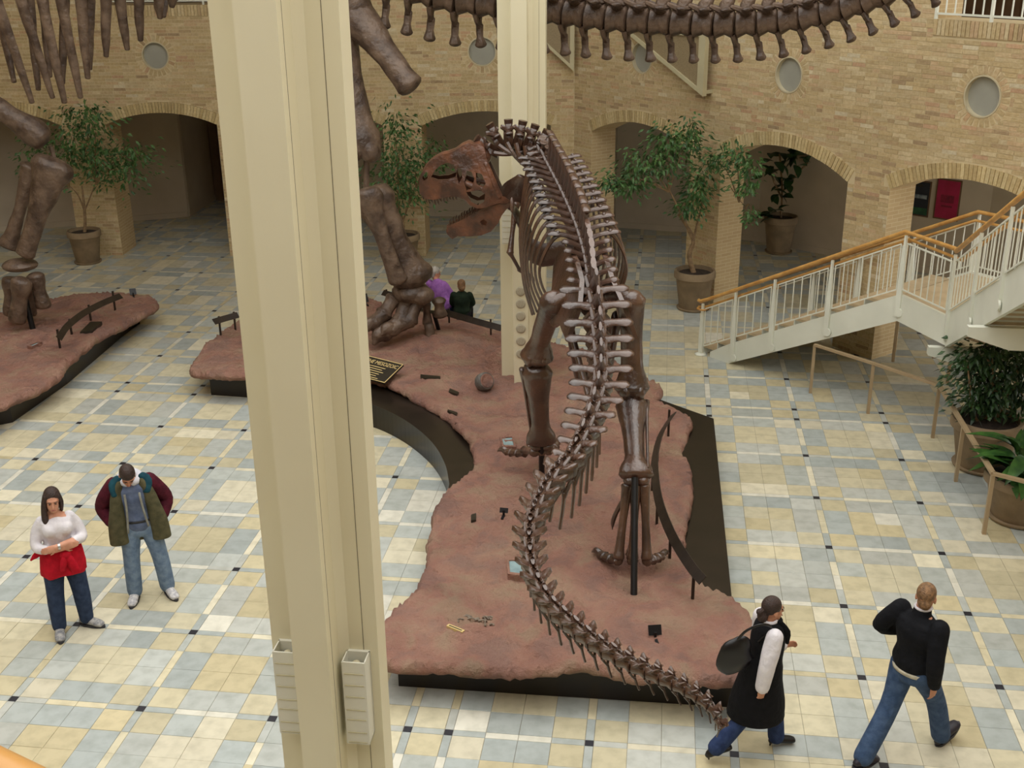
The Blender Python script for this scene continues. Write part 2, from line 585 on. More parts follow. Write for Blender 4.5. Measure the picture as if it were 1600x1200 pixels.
# brick pattern for the arch reveals (faces too oblique to be built brick by brick)
mm = bpy.data.materials.new('wall_mortar_and_reveal_brick')
mm.use_nodes = True
N, L = mm.node_tree.nodes, mm.node_tree.links
b = N['Principled BSDF']; b.inputs['Roughness'].default_value = .95
tc = N.new('ShaderNodeTexCoord')
sep = N.new('ShaderNodeSeparateXYZ'); L.new(tc.outputs['Object'], sep.inputs[0])
cmb = N.new('ShaderNodeCombineXYZ')
L.new(sep.outputs[2], cmb.inputs[0]); L.new(sep.outputs[1], cmb.inputs[1])
br = N.new('ShaderNodeTexBrick')
br.inputs['Scale'].default_value = 1
br.inputs['Mortar Size'].default_value = .006
br.inputs['Brick Width'].default_value = BL
br.inputs['Row Height'].default_value = CR
br.inputs['Color1'].default_value = lin((196, 172, 130)); br.inputs['Color2'].default_value = lin((186, 160, 120)); br.inputs['Mortar'].default_value = lin((206, 188, 150))
L.new(cmb.outputs[0], br.inputs['Vector'])
sepn = N.new('ShaderNodeSeparateXYZ'); L.new(tc.outputs['Normal'], sepn.inputs[0])
ab = N.new('ShaderNodeMath'); ab.operation = 'ABSOLUTE'; L.new(sepn.outputs[2], ab.inputs[0])
gt = N.new('ShaderNodeMath'); gt.operation = 'GREATER_THAN'; gt.inputs[1].default_value = .5; L.new(ab.outputs[0], gt.inputs[0])
mx = N.new('ShaderNodeMix'); mx.data_type = 'RGBA'
L.new(gt.outputs[0], mx.inputs['Factor']); L.new(br.outputs['Color'], mx.inputs[6]); mx.inputs[7].default_value = lin((210, 194, 156))
L.new(mx.outputs[2], b.inputs['Base Color'])
M['mortar_w'] = mm

LA = V((-9.03, 26.02, 0)); UL = V((.9989, -.0469, 0))
RC = V((1.42, 25.53, 0)); UR = V((.56415, -.82567, 0))
LARCH = [(-7.6, -4.7, 2.98, .31), (-3.87, -.97, 2.99, .31), (.03, 2.55, 2.99, .26), (3.4, 6.25, 2.96, .31), (7.1, 9.95, 2.95, .31)]
RARCH = [(.63, 3.71, 2.9, .36), (4.57, 7.57, 2.93, .39), (8.44, 11.44, 2.95, .38), (12.3, 15.3, 2.95, .38)]
LRND = [(1.35, 4.47, .295), (4.92, 4.5, .3), (8.47, 4.52, .305)]
RRND = [(2.19, 4.55, .31), (6.08, 4.55, .31), (9.88, 4.57, .31)]
wallL, MWL = wall('wall_back', 'pale tan brick wall with low arches behind the long-necked skeleton', LA, UL, -9, 10.46, LARCH, LRND, [(.45, 5.52, 3.6, 8.0)], .9, False, brick_top=5.9)
wallR, MWR = wall('wall_right', 'pale tan brick wall with low arches behind the white staircase', RC, UR, 0, 16, RARCH, RRND, [(8.9, 5.62, 14.5, 8.2)], .65, True, brick_top=6.15)

# round windows: rim and grey panel set in the brick
n = 0
for W_, MW_, RR, nm in ((wallL, MWL, LRND, 'back'), (wallR, MWR, RRND, 'right')):
    for i, (t, z, r) in enumerate(RR):
        n += 1
        if nm == 'back' and i == 1: continue
        wd = link('window_%d' % n, None)
        wd['kind'] = 'structure'; wd['label'] = 'round grey window panel in the brick wall'
        wd.matrix_world = MW_ @ Matrix.Translation((t, z, 0))
        seg = [(2 * pi * k / 40) for k in range(40)]
        part('window_panel', MB().prism([(r * .97 * cos(a), r * .97 * sin(a)) for a in seg], -.12, -.07), M['disc'], wd)
        part('window_rim', MB().plate([(r * cos(a), r * sin(a)) for a in seg], [[(r * .93 * cos(a), r * .93 * sin(a)) for a in seg]], -.12, .012), M['rim'], wd)

# corridors behind the arches
cor = [(-20.5, 26.6), (-13.0, 28.5), (-8.5, 29.95), (-8.3, 32.0), (-6.4, 32.0), (-6.2, 30.0), (.6, 29.6), (2.64, 28.33), (4.3, 27.75), (5.9, 26.75), (7.2, 25.5), (9.8, 23.1), (12.6, 19.5)]
mb = MB()
for a, b_ in zip(cor[:-1], cor[1:]):
    mb.bar((a[0], a[1], 1.9), (b_[0], b_[1], 1.9), .12, 3.8)
struct('wall_corridor', mb, M['plaster'], label='plain cream plaster wall at the back of the arcade')
mb = MB()
for a, b_ in zip(cor[:-1], cor[1:]):
    mb.bar((a[0], a[1] - .085, .07), (b_[0], b_[1] - .085, .07), .04, .14)
struct('baseboard_corridor', mb, M['plaster'], label='low cream baseboard along the arcade wall')
p0, p1, p2 = (MWL @ V((-9, 0, -.3))), (MWL @ V((10.4, 0, -.3))), (MWR @ V((16, 0, -.3)))
mb = MB().prism([(p0.x, p0.y), (p1.x + .2, p1.y), (p2.x, p2.y), (12.8, 19.5), (9.6, 23.2), (5, 28), (1, 30.5), (-6, 32.3), (-9, 32.3), (-20.5, 29)], 3.75, 3.95)  # unseen slab over the arcade, added so that little light gets in
struct('ceiling_corridor_unseen', mb, M['ceil'], label='unseen flat ceiling added over the arcade to keep it dark')
# upper corridor seen through the railed openings
mb = MB().prism([(p0.x, p0.y + .3), (p1.x + .2, p1.y), (p2.x, p2.y), (12.8, 19.5), (9.6, 23.2), (5, 28), (1, 30.5), (-6, 32.3), (-9, 32.3), (-20.5, 29)], 8.4, 8.6)
struct('ceiling_gallery', mb, M['ceil'], label='ceiling of the upper gallery')
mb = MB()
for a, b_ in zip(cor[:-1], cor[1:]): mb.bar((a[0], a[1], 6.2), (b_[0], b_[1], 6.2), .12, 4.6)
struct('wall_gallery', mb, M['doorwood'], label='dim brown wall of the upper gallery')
# the other sides of the hall, unseen, added to enclose the light
mb = MB().box((-18.3, -7, 0), (-18.0, 26.5, 12))
struct('wall_left_unseen', mb, M['mortar'], label='unseen side wall of the hall, added to enclose the light')
mb = MB().box((10.45, -7, 0), (10.75, 12.4, 12))
struct('wall_side_unseen', mb, M['mortar'], label='unseen side wall by the stairs, added to enclose the light')
mb = MB().box((-18.3, -7.3, 0), (10.75, -7, 12))
struct('wall_rear_unseen', mb, M['mortar'], label='unseen rear wall of the hall, added to enclose the light')
# dark doorway seen through the left arch, and a dark red panel
dr = link('door_1', None); dr['kind'] = 'structure'; dr['label'] = 'dark red door at the back of the arcade'
dr.location = (-7.5, 31.85, 0)
part('door_panel', MB().box((-.5, 0, 0), (.5, .06, 2.9)), M['door'], dr)
part('door_frame', MB().box((-.72, -.03, 0), (-.5, .06, 3.1)).box((.5, -.03, 0), (.72, .06, 3.1)).box((-.72, -.03, 2.9), (.72, .06, 3.1)), M['doorwood'], dr)

# upper railings
def wall_rail(name, label, MW_, t0, t1, z0, step):
    r = thing(name, label, 'railing')
    r.matrix_world = MW_ @ Matrix.Translation((t0, z0, 0))
    Lr = t1 - t0
    part('top_rail', MB().tube([(0, 1.0, .0), (Lr, 1.0, .0)], .025, 8), M['white'], r)
    part('bottom_rail', MB().bar((0, .08, 0), (Lr, .08, 0), .03, .03), M['white'], r)
    bm_ = mesh('baluster', MB().bar((0, .08, 0), (0, 1.0, 0), .018, .018), M['white'], False)
    k = int(Lr / step)
    for i in range(k + 1):
        o = link('baluster', bm_, r); o.location = (i * Lr / k, 0, 0)
    pm_ = mesh('post', MB().bar((0, 0, 0), (0, 1.04, 0), .04, .04), M['white'], False)
    for i in range(0, k + 1, 6):
        o = link('post', pm_, r); o.location = (i * Lr / k, 0, .002)
    return r
wall_rail('gallery_railing', 'white gallery railing in the opening above the right brick wall', MWR, 8.92, 14.4, 5.62, .155)
wall_rail('gallery_railing', 'white gallery railing high on the back wall beside the hanging ribs', MWL, .47, 3.55, 5.52, .17)

# triangular perforated screens in the corner
def screen(label, MW_, pts):
    r = thing('corner_screen', label, 'screen', group=None)
    r.matrix_world = MW_
    c = (sum(p[0] for p in pts) / 3, sum(p[1] for p in pts) / 3)
    inn = [(p[0] + (c[0] - p[0]) * .2, p[1] + (c[1] - p[1]) * .2) for p in pts]
    part('screen_frame', MB().plate(pts, [inn], .16, .26), M['frame'], r)
    sp = part('perforated_panel', MB().prism(inn, .2, .22), M['mesh'], r)
    part('support_arm', MB().box((pts[0][0] - .06, pts[0][1] + .04, 0), (pts[0][0], pts[0][1] + .1, .16)), M['frame'], r)
    part('support_arm', MB().box((pts[1][0] - .1, pts[1][1] - .1, 0), (pts[1][0] - .04, pts[1][1] - .04, .16)), M['frame'], r)
    return r
screen('pale triangular perforated screen over a round window, right of the far column', MWR, [(4.24, 4.02), (4.24, 5.15), (1.7, 5.15)])
screen('narrow triangular screen hugging the wall corner, touching the far column', MWL, [(10.44, 4.12), (10.44, 5.32), (9.1, 5.32)])

# unseen roof around the skylight opening, added to darken the hall edges
mb = MB().plate([(-18.3, -7.3), (10.75, -7.3), (10.75, 12.4), (1.5, 26), (-18.3, 26.5)], [[(-12, -3), (9.4, -3), (9.4, 12.4), (4.2, 19.5), (-12, 19.5)]], 12.0, 12.3)
struct('ceiling', mb, M['plaster'], label='unseen flat roof around a wide skylight opening, added to darken the hall edges')

# ================================================================== COLUMNS
def column(label, x, y, z0, z1):
    c = thing('steel_column', label, 'column', (x, y, z0), -GA)
    h = z1 - z0
    # front arm is -Y local
    a, bq, w, dp = .108, .275, .337, .19
    core = [(-w, -dp / 2), (w, -dp / 2), (w, dp / 2), (-w, dp / 2)]
    part('column_core', MB().prism(core, 0, h), M['cream'], c, False)
    part('front_flange', MB().prism([(-a, -dp / 2 - bq), (a, -dp / 2 - bq), (a, -dp / 2), (-a, -dp / 2)], 0, h), M['cream'], c, False)
    part('rear_flange', MB().prism([(-a, dp / 2), (a, dp / 2), (a, dp / 2 + bq), (-a, dp / 2 + bq)], 0, h), M['cream'], c, False)
    part('corner_fillet', MB().prism([(-a, -dp / 2 - .06), (-a, -dp / 2), (-a - .05, -dp / 2)], 0, h).prism([(a, -dp / 2 - .06), (a + .05, -dp / 2), (a, -dp / 2)], 0, h), M['cream'], c, False)
    part('panel_seam', MB().box((.245, -dp / 2 - .0015, 0), (.249, -dp / 2 + .001, h)).box((a - .001, -dp / 2 - .2, 0), (a + .0012, -dp / 2 - .196, h)), M['seam'], c, False)
    return c
def sconce(label, root_xy, lx, z, s=1.0):
    "open-topped box lamp hung on the recessed face of a column"
    m = Matrix.Translation((root_xy[0], root_xy[1], z)) @ Matrix.Rotation(-GA, 4, 'Z') @ Matrix.Translation((lx, -.095 - .012, 0))
    r = thing('wall_sconce', label, 'lamp', group='sconces on the cream columns')
    r.matrix_world = m
    w, d, h = .072 * s, .125 * s, .6 * s
    part('lamp_housing', MB().box((-w, -d, 0), (-w + .008, 0, h)).box((w - .008, -d, 0), (w, 0, h)).box((-w, -.012, 0), (w, 0.011, h)).box((-w, -d, 0), (w, 0, .01)), M['whitepale'], r, False)
    fr = part('front_panel', MB().box((-w, -d - .006, 0), (w, -d + .004, h)), M['whitepale'], r, False)
    for k in (.02, .14, .3, .42, .58, .72, .86):
        part('panel_rib', MB().box((-w + .012, -d - .010, h * k), (w - .012, -d - .006, h * k + .006)), M['frame'], fr, False)
    b = MB().tube([(0, -d / 2, h * .55), (0, -d / 2, h * .9)], [.022, .03], 10, 3, rnd=1)
    part('lamp_bulb', b, M['rim'], r)
    return r
NC = (-1.16, 6.13)
near = column('huge cream steel column standing nearest the camera', NC[0], NC[1], 0, 11)
sconce('box lamp low on the near column, right recess, fully visible', NC, .215, 2.2)
sconce('box lamp low on the near column, left recess, half hidden by flange', NC, -.215, 2.24)
FC = ony(819, 590, 16.75)
far = column('slim cream column rising through the red rock behind the predator skull', FC.x, 16.75, .44, 11)
sconce('box lamp on the far column beside the predator arm', (FC.x, 16.75), -.215, 2.62, 1.0)
dm = mesh('grille_disc', MB().lathe([(.072, 0), (.072, .012), (.05, .014)], 20), M['frame'], True)
dm.materials.clear(); dm.materials.append(pmat('round_grille', (200, 192, 168), (150, 142, 122), 160, .7))
for i in range(6):
    o = link('round_grille', dm, far)
    pz = ony(817, 456 + 19.5 * i, 16.35).z
    o.matrix_local = Matrix.Translation((0, -.095 - .275 - .001, pz - .44)) @ Matrix.Rotation(pi / 2, 4, 'X')

# balcony under the viewer with its oak handrail
bal = thing('balcony', 'balcony with a pale oak handrail, bottom left corner of the view', 'balcony', (0, 0, 5.0))
part('floor_slab', MB().box((-4, -6.5, 0), (4, .62, .3)), M['plaster'], bal, False)
h0, h1 = V((-.365, .658, 1.338)), V((-.318, .631, 1.338))
dd = (h1 - h0).normalized()
part('handrail', MB().tube([h0 - dd * 1.6, h0, h1, h1 + dd * .8], .024, 14), M['wood'], bal)
for k in (-1.5, -.9, -.3, .4, .8):
    q = h0 + dd * k
    part('railing_post', MB().bar((q.x, q.y, 0.0), (q.x, q.y, 1.33), .04, .04), M['white'], bal, False)

# ================================================================== ROCK PODIUMS
m = bpy.data.materials.new('red_rock')
m.use_nodes = True
N, L = m.node_tree.nodes, m.node_tree.links
b = N['Principled BSDF']; b.inputs['Roughness'].default_value = .68; b.inputs['Specular IOR Level'].default_value = .35
geo = N.new('ShaderNodeNewGeometry')
n1 = N.new('ShaderNodeTexNoise'); n1.inputs['Scale'].default_value = 1.6; n1.inputs['Detail'].default_value = 8; n1.inputs['Distortion'].default_value = .2
def ramp(stops):
    r_ = N.new('ShaderNodeValToRGB')
    el = r_.color_ramp.elements
    el[0].position, el[0].color = stops[0][0], lin(stops[0][1])
    el[1].position, el[1].color = stops[-1][0], lin(stops[-1][1])
    for p_, c_ in stops[1:-1]:
        e_ = el.new(p_); e_.color = lin(c_)
    return r_
cr = ramp([(.28, (114, 82, 74)), (.42, (146, 105, 91)), (.55, (157, 119, 103)), (.72, (168, 138, 116))])
L.new(geo.outputs['Position'], n1.inputs['Vector']); L.new(n1.outputs['Fac'], cr.inputs[0])
n3 = N.new('ShaderNodeTexNoise'); n3.inputs['Scale'].default_value = 2.7; n3.inputs['Detail'].default_value = 7; n3.inputs['Distortion'].default_value = .5
L.new(geo.outputs['Position'], n3.inputs['Vector'])
c3 = ramp([(.38, (124, 101, 93)), (.5, (153, 112, 96)), (.66, (152, 135, 110))])
L.new(n3.outputs['Fac'], c3.inputs[0])
mxr = N.new('ShaderNodeMix'); mxr.data_type = 'RGBA'; mxr.inputs['Factor'].default_value = .5
L.new(cr.outputs[0], mxr.inputs[6]); L.new(c3.outputs[0], mxr.inputs[7]); L.new(mxr.outputs[2], b.inputs['Base Color'])
n2 = N.new('ShaderNodeTexNoise'); n2.inputs['Scale'].default_value = 9; n2.inputs['Detail'].default_value = 9; n2.inputs['Roughness'].default_value = .62
L.new(geo.outputs['Position'], n2.inputs['Vector'])
bp = N.new('ShaderNodeBump'); bp.inputs['Strength'].default_value = .9; bp.inputs['Distance'].default_value = .09
n4 = N.new('ShaderNodeTexNoise'); n4.noise_type = 'RIDGED_MULTIFRACTAL'; n4.inputs['Scale'].default_value = 1.5; n4.inputs['Detail'].default_value = 5; n4.inputs['Distortion'].default_value = .6
L.new(geo.outputs['Position'], n4.inputs['Vector'])
bp2 = N.new('ShaderNodeBump'); bp2.inputs['Strength'].default_value = .8; bp2.inputs['Distance'].default_value = .11
L.new(n4.outputs['Fac'], bp2.inputs['Height'])
L.new(n2.outputs['Fac'], bp.inputs['Height']); L.new(bp2.outputs['Normal'], bp.inputs['Normal']); L.new(bp.outputs['Normal'], b.inputs['Normal'])
M['rock'] = m

def densify(poly, step):
    out = []
    n = len(poly)
    for i in range(n):
        a, b_ = V(poly[i]), V(poly[(i + 1) % n])
        k = max(1, int((b_ - a).length / step))
        out += [a.lerp(b_, j / k) for j in range(k)]
    return out
def rounded(poly, it=2):
    for _ in range(it):
        q = []
        for i in range(len(poly)):
            a, b_ = V(poly[i]), V(poly[(i + 1) % len(poly)])
            q += [a.lerp(b_, .25), a.lerp(b_, .75)]
        poly = q
    return poly
def area2(poly): return sum(poly[i][0] * poly[(i + 1) % len(poly)][1] - poly[(i + 1) % len(poly)][0] * poly[i][1] for i in range(len(poly)))
def rock_h(x, y):
    z = .50
    z += .045 * noise.fractal(V((x * .7, y * .7, 3.1)), 1, 2, 4)
    t = noise.fractal(V((x * .8 + 5, y * 1.0, 0)), 1, 2, 5) * 5.5 + 10
    f_ = t - math.floor(t)
    s_ = max(0, (f_ - .82) / .18)
    z += .045 * (math.floor(t) + s_ * s_ * (3 - 2 * s_) - 10) - .036 * (t - 10)
    z += .012 * noise.fractal(V((x * 5, y * 5, 7)), 1, 2, 3)
    for (mx_, my_, r, h) in MOUNDS:
        d2 = ((x - mx_) ** 2 + (y - my_) ** 2) / (r * r)
        z += h * math.exp(-d2)
    return z
MOUNDS = [(-1.3, 18.3, 1.1, .16), (1.24, 10.25, .35, .03), (-8.3, 19.2, 1.2, .1)]
def rock(name, label, pxs, zt, step=.052):
    base = [onz(px, py, zt) for px, py in pxs]
    poly = [(p.x, p.y) for p in base]
    poly = rounded([V(p) for p in poly], 2)
    if area2(poly) < 0: poly = poly[::-1]
    poly = densify(poly, step * .9)
    # ragged edge
    pr = []
    n = len(poly)
    cx = []
    for i in range(n):
        t = (poly[(i + 1) % n] - poly[i - 1]).normalized()
        nr = V((t.y, -t.x))
        pr.append(nr)
        k = .035 * noise.fractal(V((poly[i].x * 2.2, poly[i].y * 2.2, 1)), 1, 2, 4)
        cx.append(poly[i] + nr * k)
    poly = cx
    x0, x1 = min(p.x for p in poly), max(p.x for p in poly)
    y0, y1 = min(p.y for p in poly), max(p.y for p in poly)
    inn = []
    y = y0
    pv = [(p.x, p.y) for p in poly]
    rr = random.Random(5)
    while y < y1:
        x = x0
        while x < x1:
            p = (x + rr.uniform(-.3, .3) * step, y + rr.uniform(-.3, .3) * step)
            if inpoly(p, pv): inn.append(p)
            x += step
        y += step
    inner = [poly[i] - pr[i] * .03 for i in range(n)]
    pts = [V((p.x, p.y)) for p in poly] + [V(p) for p in inn]
    ed = [(i, (i + 1) % n) for i in range(n)]
    r = delaunay_2d_cdt(pts, ed, [], 1, 1e-5)
    vs_, fs = [], []
    nb = n
    for i, p in enumerate(r[0]):
        # distance to edge softens the lip
        vs_.append((p.x, p.y, rock_h(p.x, p.y)))
    for i in range(n): vs_[i] = (vs_[i][0], vs_[i][1], vs_[i][2] - .045)
    fs = [tuple(f) for f in r[2]]
    o = len(vs_)
    for i in range(n):
        k = .02 * noise.noise(V((poly[i].x * 6, poly[i].y * 6, 9)))
        q = poly[i] + pr[i] * (.018 + k)
        vs_.append((q.x, q.y, vs_[i][2] - .04))
    for i in range(n):
        q = poly[i] - pr[i] * .03
        vs_.append((q.x, q.y, vs_[i][2] - .085))
    for i in range(n):
        j = (i + 1) % n
        fs.append((j, i, o + i, o + j)); fs.append((o + j, o + i, o + n + i, o + n + j))
    fs.append(tuple(o + n + i for i in range(n - 1, -1, -1)))
    c = V((sum(p.x for p in poly) / n, sum(p.y for p in poly) / n, 0))
    t = thing(name, label, 'podium', c)
    part('rock_top', MB().add(vs_, fs), M['rock'], t, True, world=True)
    return t
main_px = [(587, 1030), (586, 985), (615, 955), (645, 930), (665, 890), (670, 840), (677, 800), (690, 775), (715, 752), (740, 728), (744, 708), (722, 672), (690, 642), (640, 615),
           (600, 599), (560, 585), (500, 577), (430, 580), (360, 592), (320, 586), (293, 578), (300, 562), (322, 540), (345, 518), (400, 490), (470, 468), (540, 460), (572, 464), (600, 477),
           (650, 488), (700, 497), (740, 511), (785, 521), (830, 530), (870, 537), (920, 548), (970, 568), (1005, 585), (1034, 598), (1036, 612), (1022, 624), (1050, 634), (1078, 650),
           (1081, 668), (1062, 695), (1079, 730), (1083, 758), (1074, 805), (1066, 862), (1098, 914), (1143, 930), (1170, 955), (1182, 990), (1172, 1045), (1157, 1068), (1067, 1060),
           (955, 1050), (880, 1046), (805, 1051), (692, 1036), (604, 1036)]
pod = rock('rock_podium', 'big red sculpted rock podium under the predator skeleton, on a black plinth', main_px, .47)
left_px = [(0, 634), (40, 612), (85, 590), (110, 565), (135, 540), (180, 515), (218, 493), (242, 478), (246, 466), (225, 459), (160, 457), (80, 468), (20, 484), (-60, 510), (-200, 560), (-260, 630), (-100, 680)]
pod2 = rock('rock_podium', 'red rock podium at the left edge, under the front leg of the giant skeleton', left_px, .47)
def plinth(parent, pl, z1):
    poly = [(p.x, p.y) for p in pl]
    if area2(poly) < 0: poly = poly[::-1]
    part('plinth', MB().prism(poly, 0, z1), M['plinth'], parent, False, world=True)
arc = [(520, 621), (563, 628), (600, 640), (640, 662), (675, 692), (695, 725), (702, 757)]
pl = cat([onz(px, py, .36) for px, py in arc], [1] * len(arc), 6)[0] + [onz(672, 900, .36)] + [onz(623, 1072, 0), onz(1153, 1106, 0), onz(1143, 932, .36), onz(1115, 655, .36), onz(1022, 622, .36)]
pl += [onz(px, py, .36) for px, py in [(960, 580), (870, 550), (800, 528), (740, 507), (690, 488), (640, 480), (560, 478), (450, 490), (370, 540)]] + [onz(330, 617, 0), onz(400, 622, 0)]
plinth(pod, pl, .37)
pl = [onz(-10, 666, 0), onz(20, 660, 0), onz(105, 600, 0), onz(218, 503, 0)] + [onz(px, py, .36) for px, py in [(215, 478), (160, 470), (20, 500), (-150, 560), (-220, 640), (-100, 672)]]
plinth(pod2, pl, .37)

def rz(p): return rock_h(p.x, p.y)
def spot(px, py):
    p = onz(px, py, .5)
    for _ in range(4): p = onz(px, py, rz(p))
    return p
# curved reading rails
def rail_strip(label, top, posts, hgt=.34):
    pts = []
    base = [spot(*p) for p in posts]
    t = thing('reading_rail', label, 'rail', base[len(base) // 2])
    tp = [onz(px, py, .5 + hgt + .03) for px, py in top]
    tp, _ = cat(tp, [1] * len(tp), 5)
    mb = MB()
    vs_, fs = [], []
    for i, p in enumerate(tp):
        tg = (tp[min(i + 1, len(tp) - 1)] - tp[max(i - 1, 0)]).normalized()
        sd = V((tg.y, -tg.x, 0)).normalized()
        up = (V((0, 0, .7)) - sd * .7).normalized()
        a, b_ = up * .055, sd.cross(tg) * 0 + (sd + V((0, 0, 1))).normalized() * .006
        vs_ += [p - a - b_, p + a - b_, p + a + b_, p - a + b_]
    k = len(tp)
    for i in range(k - 1):
        for j in range(4):
            q = (j + 1) % 4
            fs.append((i * 4 + j, i * 4 + q, i * 4 + 4 + q, i * 4 + 4 + j))
    fs += [(3, 2, 1, 0), tuple((k - 1) * 4 + j for j in range(4))]
    mb.add(vs_, fs)
    part('rail_strip', mb, M['dark'], t, False, world=True)
    for p in base:
        q = min(tp, key=lambda s_: (s_ - p).xy.length)
        part('rail_post', MB().bar((p.x, p.y, p.z - .05), (p.x, p.y, .5 + hgt), .03, .03), M['dark'], t, False, world=True)
    return t
rail_strip('long curved dark rail beside the predator right foot, along the black plinth', [(1052, 647), (1034, 675), (1025, 705), (1023, 735), (1030, 785), (1050, 837), (1078, 883), (1098, 907)],
           [(1044, 681), (1027, 720), (1019, 765), (1026, 818), (1046, 874), (1082, 935)])
rail_strip('short straight dark rail behind the giant hind foot', [(598, 457), (620, 464), (638, 471)], [(605, 480), (634, 486)])
rail_strip('dark rail in front of the two seated visitors', [(692, 487), (740, 501), (784, 513)], [(702, 506), (767, 523)])
rail_strip('curved dark rail on the left podium by the giant front foot', [(92, 529), (105, 510), (130, 490), (160, 474), (189, 462)], [(94, 544), (112, 522), (142, 501), (180, 484)])
rail_strip('dark rail end poking out left of the near column', [(334, 503), (350, 498), (372, 492)], [(345, 524), (368, 515)])

# small caption stands, plates and glazed pits in the rock
def caption(label, px, py, w=.13, h=.1, rz_=0.0, tall=.1):
    p = spot(px, py)
    t = thing('caption_stand', label, 'sign', p, rz_)
    part('stand_foot', MB().box((-.015, -.06, -.02), (.015, .05, .012)).box((-.012, .03, 0), (.012, .045, tall * .7)), M['black'], t, False)
    part('caption_plate', MB().box((-w / 2, -.004, 0), (w / 2, .004, h), Matrix.Translation((0, .04, tall * .35)) @ Matrix.Rotation(radians(-28), 4, 'X')), M['black'], t, False)
caption('small black caption stand at the front right of the rock', 1025, 1001, .13, .1, .1)
caption('tiny black caption stand with an upright pin by the tail bend', 786, 808, .1, .06, -.2)
caption('small black caption stand at the back of the rock beside the near column', 573, 476, .12, .16, .5)
caption('small black caption stand in front of the giant toes', 568, 541, .12, .16, .6)
caption('small black caption stand on the tip of the left podium', 209, 464, .12, .12, .4)
def plate(label, quad, mat='plaque', name='caption_plate'):
    q = [spot(*p) for p in quad]
    c = sum(q, V((0, 0, 0))) / 4
    zt = max(p.z for p in q) + .012
    poly = [(p.x - c.x, p.y - c.y) for p in q]
    if area2(poly) < 0: poly = poly[::-1]
    o = single(name, MB().prism(poly, -.05, .012), M[mat], label, 'sign', (c.x, c.y, zt - .008), smooth=False)
    return o
plate('flat dark plate set in the rock beside the tail pin', [(736, 806), (744, 804), (744, 817), (736, 818)])
plate('long grey plate set in the rock below the large plaque', [(657, 588), (688, 589), (688, 594), (657, 594)])
plate('narrow dark plate set in the rock left of the round fossil', [(703, 609), (717, 615), (714, 619), (701, 613)])
plate('narrow dark plate near the concave edge of the rock', [(700, 641), (715, 647), (713, 650), (699, 644)])
plate('square dark plate on the left podium beside the curved rail', [(125, 520), (142, 505), (160, 507), (145, 520)])
def pit(label, quad):
    q = [spot(*p) for p in quad]
    c = sum(q, V((0, 0, 0))) / 4
    t = thing('display_pit', label, 'display', (c.x, c.y, max(p.z for p in q)))
    poly = [(p.x - c.x, p.y - c.y) for p in q]
    if area2(poly) < 0: poly = poly[::-1]
    big = [(x * 1.35, y * 1.35) for x, y in poly]
    part('pit_frame', MB().plate(big, [poly], -.08, .015), M['rock'], t, False)
    part('pit_glass', MB().prism(poly, -.08, .0), M['glass'], t, False)
    return t
pit('small glazed pit in the rock by the predator left foot', [(784, 686), (800, 684), (803, 702), (787, 702)])
pit('glazed pit in the rock left of the tail bend', [(795, 878), (816, 877), (820, 902), (797, 903)])
pit('small glazed pit on the left podium', [(46, 543), (58, 536), (64, 540), (52, 545)])
# tan name strip
q = spot(712, 985)
t = thing('name_strip', 'small tan name strip lying on the front left of the rock', 'sign', q, radians(-36))
part('strip_plate', MB().box((-.1, -.02, 0), (.1, .02, .03)), M['gold'], t, False)
part('strip_lettering', MB().box((-.08, -.008, .03), (.08, .006, .0315)), M['plaque'], t, False)
# scattered small fossil bones
fr = random.Random(2)
q = spot(738, 972)
t = thing('fossil_bones', 'scatter of small pale fossil bones on the front left of the rock', 'fossil', q)
M['fossil'] = pmat('fossil_bone', (150, 138, 122), (96, 82, 70), 20, .6)
for i in range(14):
    a = fr.uniform(0, 6.28); x, y = fr.uniform(-.15, .2), fr.uniform(-.09, .12)
    l = fr.uniform(.03, .08)
    part('small_bone', MB().tube([(x, y, .02), (x + l / 2 * cos(a), y + l / 2 * sin(a), .035), (x + l * cos(a), y + l * sin(a), .02)], [.012, .007, .013], 6, 2, rnd=.8), M['fossil'], t)
# round fossil (broken vertebra / ammonite block)
q = spot(757, 606)
t = thing('round_fossil', 'grey drum-shaped round fossil block on the rock near the far column', 'fossil', q, radians(35))
mt = Matrix.Translation((0, 0, .1)) @ Matrix.Rotation(radians(62), 4, 'X')
M['gfossil'] = pmat('grey_fossil_stone', (116, 112, 106), (84, 78, 74), 12, .7, bump=.5)
part('fossil_drum', MB().lathe([(.10, -.1), (.135, -.06), (.14, .0), (.135, .06), (.12, .08)], 24).tf(mt), M['gfossil'], t)
part('fossil_face', MB().lathe([(.112, .079), (.1, .094), (.06, .085), (.02, .1)], 24).tf(mt), M['rock'], t)

# big plaque with lettering
def text_mesh(body, size, mat, name, parent, m, ext=.002):
    cu = bpy.data.curves.new(name, 'FONT')
    cu.body = body; cu.size = size; cu.extrude = ext; cu.align_x = 'LEFT'
    tmp = bpy.data.objects.new(name, cu)
    col.objects.link(tmp)
    dg = bpy.context.evaluated_depsgraph_get()
    me = bpy.data.meshes.new_from_object(tmp.evaluated_get(dg))
    bpy.data.objects.remove(tmp)
    me.materials.clear(); me.materials.append(M[mat])
    o = link(name, me, parent)
    o.matrix_local = m
    return o
A_, B_, C_, D_ = onz(535, 568, .62), onz(628, 570, .7), onz(604, 600, .55), onz(511, 598, .5)
A_ = B_ - (C_ - D_)
A_ = B_ + (onz(545, 549, .72) - B_)
D_ = C_ + (A_ - B_)
cx = (A_ + B_ + C_ + D_) / 4
xax = (B_ - A_).normalized(); zax = xax.cross(A_ - D_).normalized(); yax = zax.cross(xax)
W_, H_ = (B_ - A_).length, (A_ - D_).length
t = thing('title_plaque', 'large slanted dark plaque reading THE MESOZOIC, beside the near column', 'sign', (cx.x, cx.y, .5))
